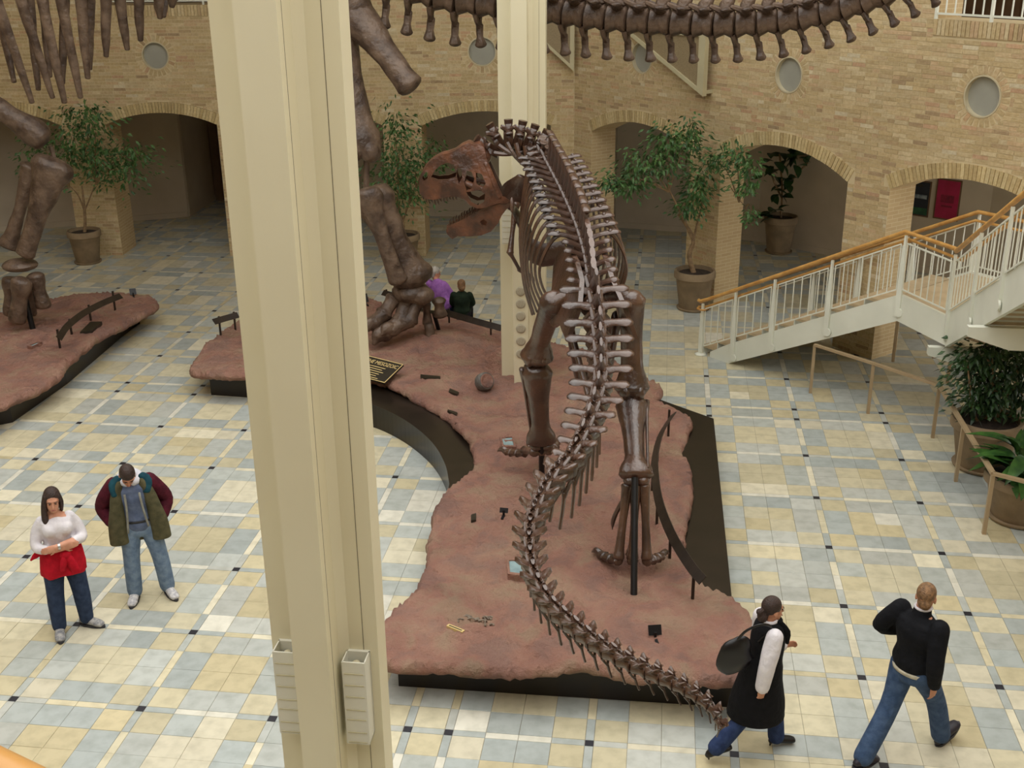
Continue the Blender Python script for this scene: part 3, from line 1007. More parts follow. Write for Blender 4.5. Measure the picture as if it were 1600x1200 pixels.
rot = Matrix((xax, yax, zax)).transposed().to_4x4()
mt = Matrix.Translation((0, 0, cx.z - .5)) @ rot
pb = part('plaque_board', MB().box((-W_ / 2, -H_ / 2, -.02), (W_ / 2, H_ / 2, .012), mt), M['plaque'], t, False)
part('plaque_border', MB().plate([(-W_ / 2, -H_ / 2), (W_ / 2, -H_ / 2), (W_ / 2, H_ / 2), (-W_ / 2, H_ / 2)], [[(-W_ / 2 + .012, -H_ / 2 + .012), (W_ / 2 - .012, -H_ / 2 + .012), (W_ / 2 - .012, H_ / 2 - .012), (-W_ / 2 + .012, H_ / 2 - .012)]], .012, .016).tf(mt), M['gold'], t, False)
part('plaque_stand', MB().box((-W_ / 2 + .1, -.03, -.32), (-W_ / 2 + .16, .03, -.02), mt).box((W_ / 2 - .16, -.03, -.32), (W_ / 2 - .1, .03, -.02), mt), M['black'], t, False)
text_mesh('THE MESOZOIC', .115, 'gold', 'plaque_title', t, mt @ Matrix.Translation((W_ / 2 - .655, H_ / 2 - .14, .013)) @ Matrix.Diagonal((.76, 1, 1, 1)))
lr = random.Random(4)
for i in range(6):
    wl = lr.uniform(.6, .9) * W_
    part('text_line', MB().box((W_ / 2 - .655, H_ / 2 - .2 - .05 * i, .012), (W_ / 2 - .655 + wl * .62, H_ / 2 - .188 - .05 * i, .0135), mt), M['gold'], t, False)

# ================================================================== SKELETONS
def frame_m(p, f, up):
    f = f.normalized()
    l = up.cross(f).normalized()
    u = f.cross(l)
    m = Matrix((f, l, u)).transposed().to_4x4()
    m.translation = p
    return m
def vertebra_mb(L_, r, sh, sl, tp, tpu, back=.25, tpw=.5, n=10, knob=True, topw=.26):
    "X forward along the spine, Y sideways, Z up"
    mb = MB()
    mb.tube([(-L_ * .48, 0, 0), (-L_ * .42, 0, 0), (0, 0, 0), (L_ * .42, 0, 0), (L_ * .48, 0, 0)], [r * .85, r, r * .72, r, r * .85], n, 1)
    # neural arch and spine
    if sh > 0:
        mb.tube([(0, 0, r * .5), (-L_ * .05, 0, r * 1.3), (-L_ * .05 - back * sh * .6, 0, r + sh * .55), (-L_ * .05 - back * sh, 0, r + sh)],
                [(L_ * .36, r * .55), (L_ * .33, r * .32), (sl * .5, r * .16), (sl * .55, r * topw)], 8, 2, ref=(1, 0, 0))
    if knob:
        for s in (-1, 1):
            mb.tube([(L_ * .15, s * r * .3, r * .95), (L_ * .62, s * r * .42, r * 1.25)], [r * .24, r * .16], 6, 1, rnd=1)
            mb.tube([(-L_ * .15, s * r * .25, r * 1.0), (-L_ * .5, s * r * .25, r * 1.2)], [r * .22, r * .13], 6, 1, rnd=1)
    if tp > 0:
        for s in (-1, 1):
            mb.tube([(0, s * r * .3, r * .7), (-L_ * .05, s * (r * .5 + tp * .35), r * .8 + tpu * .5), (-L_ * .15, s * (r * .6 + tp * .8), r * .8 + tpu), (-L_ * .2, s * (r * .6 + tp), r * .8 + tpu * .9)],
                    [(L_ * .3, r * .3), (L_ * tpw * .36, r * .2), (L_ * tpw * .5, r * .17), (L_ * tpw * .25, r * .12)], 8, 3, ref=(1, 0, 0), rnd=.6)
    return mb
def chevron_mb(L_, r, cl, thin=.16, back=.45):
    mb = MB()
    for s in (-1, 1):
        mb.tube([(-L_ * .45, s * r * .55, -r * .75), (-L_ * .52, s * r * .3, -r * 1.25), (-L_ * .55 - cl * back * .25, 0, -r - cl * .35)], [r * .2, r * .17, r * .2], 6, 2)
    mb.tube([(-L_ * .55 - cl * back * .2, 0, -r - cl * .28), (-L_ * .55 - cl * back * .6, 0, -r - cl * .7), (-L_ * .55 - cl * back, 0, -r - cl)], [(r * .26, r * .17), (r * .24, r * .13), (r * thin * 1.4, r * thin)], 6, 2, ref=(1, 0, 0), rnd=.8)
    return mb
class Path:
    def __init__(s, pts, k=24):
        s.p, _ = cat(pts, [1] * len(pts), k)
        s.d = [0]
        for a, b_ in zip(s.p[:-1], s.p[1:]): s.d.append(s.d[-1] + (b_ - a).length)
        s.len = s.d[-1]
    def at(s, x):
        x = max(0, min(s.len, x))
        for i in range(len(s.d) - 1):
            if s.d[i + 1] >= x:
                t = (x - s.d[i]) / max(1e-6, s.d[i + 1] - s.d[i])
                return s.p[i].lerp(s.p[i + 1], t)
        return s.p[-1]
    def tan(s, x): return (s.at(x + .06) - s.at(x - .06)).normalized()
UP = V((0, 0, 1))
def bone_mb(p, q, prof, ref, n=12, bow=0, bowdir=None, k=3):
    "long bone from p to q; prof rows (t, ra along ref, rb across)"
    p, q = V(p), V(q)
    bd = V(bowdir) if bowdir else V((0, 0, 0))
    pts = [p.lerp(q, t) + bd * (bow * sin(pi * t)) for t, _, _ in prof]
    return MB().tube(pts, [(a, b_) for _, a, b_ in prof], n, k, ref=ref, rnd=.5)
def jit(mb, amt, sc_=6, seed=0):
    out = []
    for p in mb.v:
        q = V(p)
        out.append(tuple(q + noise.noise_vector(q * sc_ + V((seed, 0, 0))) * amt))
    mb.v = out
    return mb

# ---------------- the predator (walks away from the viewer, head turned left)
root = thing('predator_skeleton', 'brown glossy predator dinosaur skeleton striding over the red rock, jaws open', 'skeleton', (.9, 11.9, .5))
def pp(name, mb, parent=None, mat='bone', **k): return part(name, mb, M[mat], parent or root, world=True, **k)
def place(name, mb, m, parent=None, mat='bone', label=None):
    o = link(name, mesh(name, mb, M[mat], 'a'), parent or root)
    o.matrix_local = Matrix.Translation(-root.location) @ m if parent is None else m
    return o
# tail
tp_px = [(926, 452, 11.75), (931, 480, 11.45), (936, 530, 11.0), (938, 590, 10.4), (926, 640, 9.92), (898, 700, 9.36), (862, 742, 8.95), (836, 790, 8.5), (827, 832, 8.14), (833, 882, 7.75),
         (856, 926, 7.4), (892, 960, 7.1), (932, 990, 6.85), (977, 1016, 6.62), (1022, 1036, 6.45), (1066, 1056, 6.28), (1100, 1077, 6.14), (1120, 1097, 6.05), (1127, 1116, 6.0)]
tail = Path([ony(*p) - V((0, 0, .1)) for p in tp_px])
x, i = .03, 0
while x < tail.len - .02:
    u = x / tail.len
    L_ = .205 * (1 - u) ** .55 + .058
    r = .125 * (1 - u) ** .8 + .026
    sh = max(.045, .30 * (1 - u * 2.1))
    tp = max(0.03, .27 * (1 - (u / .5) ** 2)) if u < .44 else .085 * (1.15 - u)
    m = frame_m(tail.at(x), -tail.tan(x), UP)
    v = place('tail_vertebra', vertebra_mb(L_ * .96, r, sh, L_ * .42, tp, .03 + .02 * (1 - u), .35, .52 if u < .44 else 1.05, topw=.12 if u < .44 else .2), m)
    if u > .05:
        cl = (.62 * (1 - u) if u < .42 else .3 * (1.12 - u)) + .03
        place('chevron', chevron_mb(L_, r, cl, .14), Matrix.Identity(4), v)
    x += L_; i += 1
# trunk: sacrum to shoulders
sp = [ony(926, 452, 11.75) - V((0, 0, .1)), V((.86, 12.3, 3.43)), V((.80, 13.0, 3.62)), V((.68, 13.8, 3.82)), V((.56, 14.5, 3.97)), V((.49, 14.95, 4.05))]
trunk = Path(sp)
nd = 17
ribs = []
for i in range(nd):
    x = (i + .5) / nd * trunk.len
    u = i / (nd - 1)
    L_ = trunk.len / nd
    m = frame_m(trunk.at(x), trunk.tan(x), UP)
    sacral = i < 5
    place('sacral_vertebra' if sacral else 'back_vertebra', vertebra_mb(L_ * .97, .12, .3 if sacral else .36, L_ * (.98 if sacral else .8), .2 if sacral else .34, .10, .12, .55), m)
    if i >= 5:
        ribs.append((i, m))
# a pale cap row along the spine tops
for i, m in ribs:
    o = place('spine_cap', MB().tube([(-trunk.len / nd * .40 - .05, 0, .505), (trunk.len / nd * .40 - .05, 0, .505)], [(.02, .045)] * 2, 8, 1, ref=(0, 0, 1), rnd=.7), m)
for j, (i, m) in enumerate(ribs):
    u = j / (len(ribs) - 1)          # 0 near the pelvis .. 1 at the shoulder
    dep = .62 + .85 * min(1, u * 1.9) - .12 * max(0, u - .8)
    wid = .33 + .18 * math.sin(pi * min(1, .25 + u * .75))
    for s in (-1, 1):
        pts = [(0, s * .10, .1), (-.02, s * .28, .17), (-.05, s * (wid * .9), .03), (-.1, s * (wid * 1.1), -dep * .35), (-.16, s * (wid * 1.02), -dep * .7), (-.2, s * wid * .78, -dep)]
        rb_ = MB().tube(pts, [(.03, .02), (.036, .024), (.032, .02), (.034, .017), (.032, .016), (.022, .014)], 8, 5, ref=(1, 0, 0), rnd=.6)
        rb_.ell((-.02, s * .3, .19), (.032, .032, .032), 8, 6)
        place('rib', rb_, m)
# neck
np_ = [trunk.at(trunk.len), V((.42, 15.15, 4.13)), ony(848, 236, 15.3), ony(826, 224, 15.35), ony(800, 218, 15.38), ony(778, 222, 15.38), ony(764, 240, 15.36)]
neck = Path(np_)
nn = 9
for i in range(nn):
    x = (i + .5) / nn * neck.len
    L_ = neck.len / nn
    tg = neck.tan(x)
    side = tg.cross(UP)
    upv = (UP + tg * -.2).normalized()
    m = frame_m(neck.at(x), tg, upv)
    v = place('neck_vertebra', vertebra_mb(L_ * .98, .135, .13, L_ * .8, .13, .0, .0, .8, topw=.4), m)
    for s in (-1, 1):
        place('neck_rib', MB().tube([(.02, s * .13, -.02), (-.06, s * .17, -.16), (-.2, s * .16, -.32), (-.42, s * .13, -.46)], [.036, .03, .022, .008], 6, 4), Matrix.Identity(4), v)

# skull: two bent side walls with openings, a roof, braincase, palate
SY = 15.3
def zp(x, y): 
    p = ony(640 + x / 4, 180 + y / 4, SY)
    return (p.x, p.z)
sk_out = [(65, 480), (60, 420), (78, 360), (108, 305), (150, 265), (200, 238), (250, 225), (288, 212), (330, 180), (372, 162), (402, 172), (440, 165), (466, 188), (480, 235), (492, 290), (500, 350), (522, 420), (560, 468),
          (602, 488), (628, 508), (604, 526), (560, 520), (520, 532), (470, 552), (420, 556), (380, 538), (342, 503), (300, 490), (250, 492), (200, 506), (150, 516), (100, 512)]
sk_holes = [[(150, 372), (168, 338), (200, 308), (238, 292), (272, 304), (288, 340), (282, 366), (240, 380), (190, 384)], [(304, 318), (326, 326), (330, 372), (312, 400), (300, 365)],
            [(362, 338), (388, 342), (404, 380), (388, 428), (362, 440), (350, 400)], [(366, 462), (400, 456), (440, 446), (468, 470), (462, 510), (430, 530), (392, 512)], [(420, 345), (452, 352), (474, 400), (452, 428), (424, 400)],
            [(84, 380), (104, 350), (120, 352), (112, 384), (94, 398)]]
cxs = [zp(*p) for p in sk_out]
x0, x1 = min(p[0] for p in cxs), max(p[0] for p in cxs)
z0, z1 = min(p[1] for p in cxs), max(p[1] for p in cxs)
def skw(x, z):
    "half width of the head: narrow snout, wide cheeks, closing towards the roof"
    s = (x - x0) / (x1 - x0)
    w = .085 + .26 * (s ** .9) * (1 - .25 * max(0, s - .75) / .25)
    t = (z - z0) / (z1 - z0)
    return w * (1 - .45 * max(0, t - .35) / .65)
ext = [zp(60 + 25 * i, 165 + 22 * j) for i in range(24) for j in range(19)]
ext = [p for p in ext if inpoly(p, cxs) and not any(inpoly(p, [zp(*q) for q in h]) for h in sk_holes)]
skull = None
def grow(h, k=1.16):
    cx_, cy_ = sum(q[0] for q in h) / len(h), sum(q[1] for q in h) / len(h)
    return [(cx_ + (q[0] - cx_) * k, cy_ + (q[1] - cy_) * k) for q in h]
sk_holes = [grow(h) for h in sk_holes]
for sgn in (-1, 1):
    mb = MB().plate(cxs if area2(cxs) > 0 else cxs[::-1], [[zp(*q) for q in h] for h in sk_holes], 0, 1, ext,
                    fz=lambda x, z, sd, g=sgn: (x, SY + g * (skw(x, z) - .03 * (1 - sd) + .012 * noise.fractal(V((x * 7, z * 7, 2)), 1, 2, 3)), z))
    o = pp('skull_side', mb, mat='skullbone')
# roof and snout bridge between both walls
top = [p for p in sk_out if p[1] < 300 or p[0] < 120]
top = [(65, 480), (60, 420), (78, 360), (108, 305), (150, 265), (200, 238), (250, 225), (288, 212), (330, 180), (372, 162), (402, 172), (440, 165), (466, 188), (480, 235)]
vs_, fs = [], []
for i, q in enumerate(top):
    x, z = zp(*q)
    w = skw(x, z)
    for j in range(5):
        g = -1 + j * .5
        vs_.append((x, SY + g * w, z + .018 * (1 - g * g) - .004))
n_ = len(top)
for i in range(n_ - 1):
    for j in range(4): fs.append((i * 5 + j, i * 5 + j + 1, (i + 1) * 5 + j + 1, (i + 1) * 5 + j))
off = len(vs_)
vs_ += [(x + .012, y, z - .03) for x, y, z in vs_]
fs += [tuple(a + off for a in reversed(f)) for f in fs]
pp('skull_roof', MB().add(vs_, fs), mat='skullbone')
a_, b_ = zp(470, 330), zp(560, 500)
pp('braincase', MB().ell((zp(455, 255)[0], SY, zp(455, 255)[1]), (.12, .15, .13), 12, 9).tube([(zp(480, 290)[0], SY - .2, zp(480, 290)[1]), (zp(560, 480)[0], SY - .26, zp(560, 480)[1])], [.04, .05], 8, 1, rnd=1).tube([(zp(480, 290)[0], SY + .2, zp(480, 290)[1]), (zp(560, 480)[0], SY + .26, zp(560, 480)[1])], [.04, .05], 8, 1, rnd=1), mat='skullbone')
pa, pb_ = zp(130, 480), zp(440, 440)
pp('palate', MB().tube([(pa[0], SY, pa[1]), (pb_[0], SY, pb_[1])], [(.02, .1), (.03, .2)], 10, 3, ref=(0, 0, 1)), mat='skullbone')
for sgn in (-1, 1):
    q = zp(402, 425)
    pp('cheek_bone', MB().tube([(zp(350, 400)[0], SY + sgn * .19, zp(350, 400)[1]), (q[0], SY + sgn * .2, q[1]), (zp(470, 440)[0], SY + sgn * .23, zp(470, 440)[1])], [.03, .045, .03], 8, 3), mat='skullbone')
def teeth(pts, dirz, n, ln, inset):
    pth = Path([V((zp(*p)[0], 0, zp(*p)[1])) for p in pts])
    for sgn in (-1, 1):
        for i in range(n):
            p = pth.at((i + .5) / n * pth.len)
            w = skw(p.x, max(z0, p.z)) - .016 if dirz < 0 else jw(p.x) - .012
            l = ln * (1 - .5 * i / n) * (1 if i % 3 else .7)
            pp('tooth', MB().tube([(p.x, SY + sgn * w, p.z - dirz * .01), (p.x + .008, SY + sgn * w, p.z + dirz * l * .6), (p.x + .02, SY + sgn * w, p.z + dirz * l)], [(.014, .009), (.011, .007), (.002, .002)], 6, 1, ref=(1, 0, 0)), mat='tooth')
# lower jaw
jw_out = [(232, 690), (238, 740), (268, 766), (302, 746), (380, 741), (450, 730), (510, 702), (552, 652), (576, 600), (606, 560), (634, 530), (604, 512), (560, 530), (500, 552), (440, 577), (380, 611), (330, 641), (280, 668)]
jw_hole = [(440, 645), (462, 628), (488, 645), (478, 668), (452, 664)]
jc = [zp(*p) for p in jw_out]
jx0, jx1 = min(p[0] for p in jc), max(p[0] for p in jc)
def jw(x):
    s = (x - jx0) / (jx1 - jx0)
    return .045 + .24 * s ** .8
ext = [p for p in [zp(235 + 25 * i, 515 + 20 * j) for i in range(17) for j in range(13)] if inpoly(p, jc) and not inpoly(p, [zp(*q) for q in jw_hole])]
for sgn in (-1, 1):
    mb = MB().plate(jc if area2(jc) > 0 else jc[::-1], [[zp(*q) for q in jw_hole]], 0, 1, ext, fz=lambda x, z, sd, g=sgn: (x, SY + g * (jw(x) - .035 * (1 - sd) + .01 * noise.fractal(V((x * 7, z * 7, 5)), 1, 2, 3)), z))
    pp('lower_jaw', mb, mat='skullbone')
c = zp(255, 725)
pp('chin', MB().ell((c[0], SY, c[1]), (.06, .06, .07), 10, 8), mat='skullbone')
teeth([(75, 488), (150, 512), (210, 500), (270, 488), (300, 486)], -1, 12, .1, 0)
teeth([(242, 682), (300, 655), (360, 620), (430, 580)], 1, 11, .075, 0)

# shoulder blades, arms
for sgn in (-1, 1):
    bx = .52 + sgn * .38
    pp('shoulder_blade', MB().tube([(bx + sgn * .12, 14.1, 3.75), (bx + sgn * .1, 14.6, 3.6), (bx, 15.05, 3.3), (bx - sgn * .1, 15.3, 3.05)], [(.10, .025), (.08, .03), (.11, .035), (.17, .045)], 10, 4, ref=(0, .3, 1), rnd=.4))
    sh_ = V((bx - sgn * .02, 15.2, 3.02))
    el, wr, hd = sh_ + V((sgn * .12, -.22, -.42)), sh_ + V((sgn * .1, .12, -.66)), sh_ + V((sgn * .02, .2, -.78))
    if sgn < 0:
        sh_, el, wr, hd = ony(806, 318, 15.0), ony(797, 395, 14.8), ony(812, 422, 14.9), ony(826, 428, 15.0)
    pp('upper_arm', bone_mb(sh_, el, [(0, .06, .05), (.2, .042, .036), (.6, .03, .03), (.9, .04, .038), (1, .05, .042)], (1, 0, 0)))
    pp('forearm', bone_mb(el, wr, [(0, .038, .035), (.3, .025, .022), (.8, .024, .022), (1, .032, .028)], (1, 0, 0)))
    for k in (-1, 0, 1):
        pp('finger_claw', MB().tube([wr + V((.02 * k, 0, 0)), hd + V((.035 * k, 0, -.02)), hd + V((.05 * k + .02, .05, -.09)), hd + V((.05 * k + .03, .04, -.14))], [.017, .016, .013, .003], 6, 3))
# coracoid / throat plate in front of the chest
pp('breast_bone', MB().tube([(.2, 15.25, 2.95), (.45, 15.25, 2.8), (.75, 15.2, 2.9)], [(.12, .04), (.17, .05), (.12, .04)], 10, 4, ref=(0, 0, 1), rnd=.5))
pp('shoulder_plate', MB().tube([ony(788, 320, 15.35), ony(806, 300, 15.3), ony(822, 280, 15.2)], [(.15, .04), (.2, .05), (.13, .04)], 10, 4, ref=(.5, 0, 1), rnd=.5))

# pelvis
for sgn in (-1, 1):
    bx = .89 + sgn * .27
    ol = [(-.78, .05), (-.74, .42), (-.4, .56), (0, .58), (.4, .52), (.72, .36), (.74, .12), (.4, .02), (.2, -.12), (.05, -.22), (-.12, -.2), (-.25, -.06), (-.5, 0)]
    mb = MB().plate(ol[::-1] if area2(ol) < 0 else ol, [], 0, 1, [(-.6 + .2 * i, .1 + .13 * j) for i in range(7) for j in range(4)],
                    fz=lambda x, y, sd, g=sgn: (.89 - .22 * (x + .1) * .4 + g * (.30 - .34 * (y - .1) + (.05 if sd else 0) + .02 * sin(x * 7)), 12.15 + x, 3.05 + y * .9 + x * .22))
    pp('ilium', mb)
    hipj = V((.89 + sgn * .3, 12.05, 2.92))
    pp('pubis', bone_mb(hipj + V((-sgn * .02, .15, -.02)), V((.85 + sgn * .06, 12.95, 1.95)), [(0, .09, .06), (.2, .05, .04), (.8, .04, .04), (.95, .09, .05), (1, .12, .05)], (0, 1, 0)))
    pp('ischium', bone_mb(hipj + V((-sgn * .04, -.12, 0)), V((.9 + sgn * .06, 11.2, 2.2)), [(0, .09, .05), (.25, .05, .035), (.8, .035, .03), (1, .055, .04)], (0, 1, 0)))
# legs
FEM = [(0, .13, .12), (.06, .17, .14), (.16, .15, .12), (.4, .125, .115), (.7, .12, .11), (.88, .17, .14), (.96, .2, .16), (1, .17, .14)]
TIB = [(0, .16, .14), (.06, .185, .15), (.18, .165, .13), (.45, .12, .1), (.75, .11, .09), (.92, .18, .11), (1, .19, .10)]
def leg(side, hip, knee, ank, toe, toedir, poleb, pole_top):
    hip, knee, ank, toe = V(hip), V(knee), V(ank), V(toe)
    fm = bone_mb(hip, knee, FEM, (1, 0, 0), 14, .07, (0.25 * side, .9, 0))
    inn = hip + V((-side * .2, 0, .04))
    fm.tube([hip + V((0, 0, -.05)), hip + V((-side * .1, 0, .02)), inn], [.1, .085, .1], 12, 3, rnd=1)
    for s in (-1, 1): fm.ell(knee + V((s * .075, -.05, .02)), (.075, .11, .1), 12, 8)
    pp('thigh_bone', jit(fm, .008))
    tb = bone_mb(knee + V((0, 0, -.13)), ank, TIB, (1, 0, 0), 14)
    cr_ = (knee - ank).normalized()
    tb.tube([knee + V((side * .06, .05, -.1)), knee + V((side * .12, .11, -.2)), knee + V((side * .06, .07, -.42))], [(.05, .03), (.055, .03), (.02, .02)], 8, 3, rnd=.7)
    pp('shin_bone', jit(tb, .008))
    pp('calf_bone', bone_mb(knee + V((side * .17, 0, -.13)), ank + V((side * .12, .0, .08)), [(0, .05, .035), (.1, .045, .03), (.3, .022, .02), (.9, .017, .016), (1, .024, .02)], (0, 1, 0)))
    pp('ankle_bone', MB().ell(ank + V((-.06, 0, -.06)), (.08, .08, .06), 12, 8).ell(ank + V((.07, 0, -.06)), (.08, .08, .06), 12, 8))
    mid = V(toedir).normalized()
    sd = V((mid.y, -mid.x, 0))
    at0 = ank + V((0, 0, -.13))
    for k, (o1, o2, tl, sp_) in enumerate([(-.09, -.15, .34, -.8), (0, 0, .36, 0), (.09, .15, .32, .8)]):
        p0 = at0 + sd * o1
        p1 = toe + sd * o2 + V((0, 0, .13))
        pp('foot_bone', bone_mb(p0, p1, [(0, .068, .062), (.12, .055, .05), (.5, .042, .042), (.85, .05, .05), (1, .064, .06)], sd, 10))
        dr_ = (mid + sd * sp_).normalized()
        q = p1 + V((0, 0, -.04))
        gz = rock_h(q.x, q.y)
        seg = [q, q + dr_ * tl * .34 + V((0, 0, -.03)), q + dr_ * tl * .64 + V((0, 0, -.05)), q + dr_ * tl * .86 + V((0, 0, -.06))]
        seg = [V((s_.x, s_.y, max(s_.z, gz + .045))) for s_ in seg]
        for a_, b2 in zip(seg[:-1], seg[1:]):
            pp('toe_bone', bone_mb(a_, b2, [(0, .064, .06), (.4, .045, .044), (1, .056, .052)], sd, 8, k=2))
        pp('toe_claw', MB().tube([seg[-1], seg[-1] + dr_ * .07 + V((0, 0, .02)), seg[-1] + dr_ * .15 + V((0, 0, -.035))], [(.05, .045), (.04, .034), (.005, .005)], 8, 3))
    inner = at0 - sd * side * .14 + V((0, 0, -.3))
    pp('dew_claw', MB().tube([inner + V((0, 0, .1)), inner - sd * side * .05, inner - sd * side * .09 + V((0, .0, -.12)), inner - sd * side * .1 + V((0, -.02, -.22))], [.03, .026, .026, .004], 8, 3))
    pt, pb2 = V(pole_top), V(poleb)
    pp('support_pole', MB().tube([pb2, pt], .036, 14), mat='black', label='black steel support pole')
leg(1, ony(984, 462, 11.95), ony(987, 612, 11.9), ony(994, 742, 11.02), ony(988, 888, 10.72), (.05, 1, 0), (1.24, 10.3, .46), ony(992, 746, 10.95))
leg(-1, ony(868, 468, 12.1), ony(838, 560, 12.6), ony(846, 690, 12.75), ony(838, 716, 13.3), (-.25, 1, 0), V((.36, 12.9, .46)), ony(846, 690, 12.7))
# sacral support bar
pp('support_bar', MB().tube([(.62, 12.4, 3.2), (1.2, 12.4, 3.2)], .05, 10), mat='black')

# ---------------- the giant long-necked skeleton
groot = thing('giant_skeleton', 'colossal grey-brown long-necked dinosaur skeleton behind the near column, tail across the top', 'skeleton', (-2.2, 18.6, .5))
root_keep = root
root = groot
def ap(name, mb, **k): return part(name, mb, M['abone'], groot, world=True, **k)
# hind leg
hk = ony(566, 236, 18.3)
fem_top = V((hk.x - .35, 18.7, 6.3))
f_ = bone_mb(fem_top, hk, [(0, .3, .22), (.25, .24, .18), (.55, .2, .16), (.8, .24, .2), (.93, .33, .27), (1, .3, .25)], (1, 0, 0), 18)
for s in (-1, 1): f_.ell(hk + V((s * .14, -.05, .02)), (.17, .25, .2), 14, 10)
ap('thigh_bone', jit(f_, .02, 4))
t0, t1 = ony(580, 305, 18.25), ony(648, 438, 18.2)
tb = bone_mb(t0, t1, [(0, .33, .28), (.08, .36, .3), (.25, .28, .23), (.55, .23, .2), (.8, .28, .22), (.95, .36, .27), (1, .33, .24)], (1, 0, 0), 18)
ap('shin_bone', jit(tb, .02, 4))
ap('calf_bone', jit(bone_mb(ony(572, 300, 17.95), ony(622, 438, 17.95), [(0, .22, .14), (.08, .24, .16), (.25, .16, .12), (.55, .12, .1), (.85, .14, .12), (1, .16, .13)], (1, 0, 0), 14), .015, 4, 3))
ap('knee_rod', MB().tube([ony(573, 250, 18.3), ony(572, 300, 18.3)], .05, 10), label='dark steel rod')
ap('ankle_bone', jit(MB().ell(ony(642, 456, 18.2), (.32, .28, .18), 16, 10).ell(ony(660, 462, 18.1), (.2, .2, .15), 14, 10), .02, 5))
# foot
for (a, b_, c, d, r) in [((615, 468), (600, 490), (583, 505), (570, 520), .12), ((636, 470), (628, 502), (600, 520), (584, 538), .145), ((652, 470), (640, 500), (612, 515), (596, 523), .12)]:
    yy = 18.0
    p0, p1 = ony(*a, 18.2), ony(*b, 18.05) if False else ony(*b_, 18.05)
    p2, p3 = ony(*c, 17.9), ony(*d, 17.75)
    def gnd(p, h): return V((p.x, p.y, max(p.z, rock_h(p.x, p.y) + h)))
    p2, p3 = gnd(p2, r * .8), gnd(p3, r * .5)
    ap('foot_bone', jit(bone_mb(p0, p1, [(0, r * 1.25, r * 1.2), (.3, r * .95, r * .95), (.7, r * .95, r), (1, r * 1.25, r * 1.15)], (1, 0, 0), 12), .01, 6))
    ap('toe_bone', jit(bone_mb(p1, p2, [(0, r * 1.15, r * 1.1), (.5, r * .9, r * .9), (1, r * 1.1, r)], (1, 0, 0), 12), .01, 6))
    ap('toe_claw', jit(MB().tube([p2, p2.lerp(p3, .5) + V((0, 0, .05)), p3], [(r * 1.1, r), (r * .95, r * .75), (r * .2, r * .25)], 12, 4, ref=(0, 0, 1), rnd=.5), .008, 6))
for (a, b_, r) in [((666, 475), (668, 505), .07), ((686, 470), (688, 492), .1)]:
    p0, p1 = ony(*a, 18.3), ony(*b_, 18.3)
    ap('foot_bone', jit(bone_mb(p0, p1, [(0, r * 1.2, r * 1.2), (.4, r * .8, r * .8), (1, r * 1.25, r * 1.1)], (1, 0, 0), 12), .01, 6))
ap('toe_claw', MB().tube([ony(670, 508, 18.25), ony(672, 525, 18.2), ony(670, 542, 18.15)], [.085, .075, .02], 10, 3, rnd=.5))
part('foot_support', MB().tube([ony(678, 490, 18.35), onz(688, 524, .52)], .035, 8), M['black'], groot, world=True)
# ischium seen below the tail, pointing back
b0, b1 = ony(556, 20, 18.5), ony(640, 134, 18.0)
ap('ischium', jit(bone_mb(V((b0.x - .3, 18.6, b0.z + 1.0)), b0, [(0, .3, .2), (.5, .24, .18), (1, .27, .2)], (1, 0, 0), 14).join(bone_mb(b0, b1, [(0, .26, .2), (.2, .27, .2), (.5, .2, .16), (.85, .19, .16), (1, .21, .17)], (1, 0, 0), 14)), .02, 4))
# pelvis and sacrum above the frame
ap('pelvis', jit(MB().tube([(-5.2, 18.6, 6.9), (-4.0, 18.6, 7.2), (-2.6, 18.6, 7.1), (-1.6, 18.5, 6.7)], [(.3, .3), (.5, .35), (.5, .35), (.25, .25)], 16, 4, ref=(0, 0, 1), rnd=.6), .04, 2))
# tail across the top
gt = Path([V((-2.7, 18.6, 6.55)), V((-1.8, 18.4, 6.25)), ony(690, -6, 18.3), ony(742, 2, 18.2), ony(800, 10, 18.0), ony(870, 18, 17.8), ony(960, 29, 17.5), ony(1060, 36, 17.2), ony(1150, 38, 16.95), ony(1240, 30, 16.7), ony(1320, 12, 16.4), ony(1390, -12, 16.1), ony(1450, -40, 15.8), ony(1520, -78, 15.5)])
x = .1
while x < gt.len - .05:
    u = x / gt.len
    L_ = .365 - .1 * u
    r = .25 - .09 * u
    m = frame_m(gt.at(x), -gt.tan(x), UP)
    v = place('tail_vertebra', jit(vertebra_mb(L_ * 1.0, r, .55 * (1 - .6 * u), L_ * .5, .3 * (1 - .3 * u), .06, .3, .6, n=16), .012, 6, x), m, mat='abone')
    cb = chevron_mb(L_, r, .44 - .24 * u, .3, .15)
    place('chevron', jit(cb, .008, 8, x), Matrix.Identity(4), v, mat='abone')
    x += L_
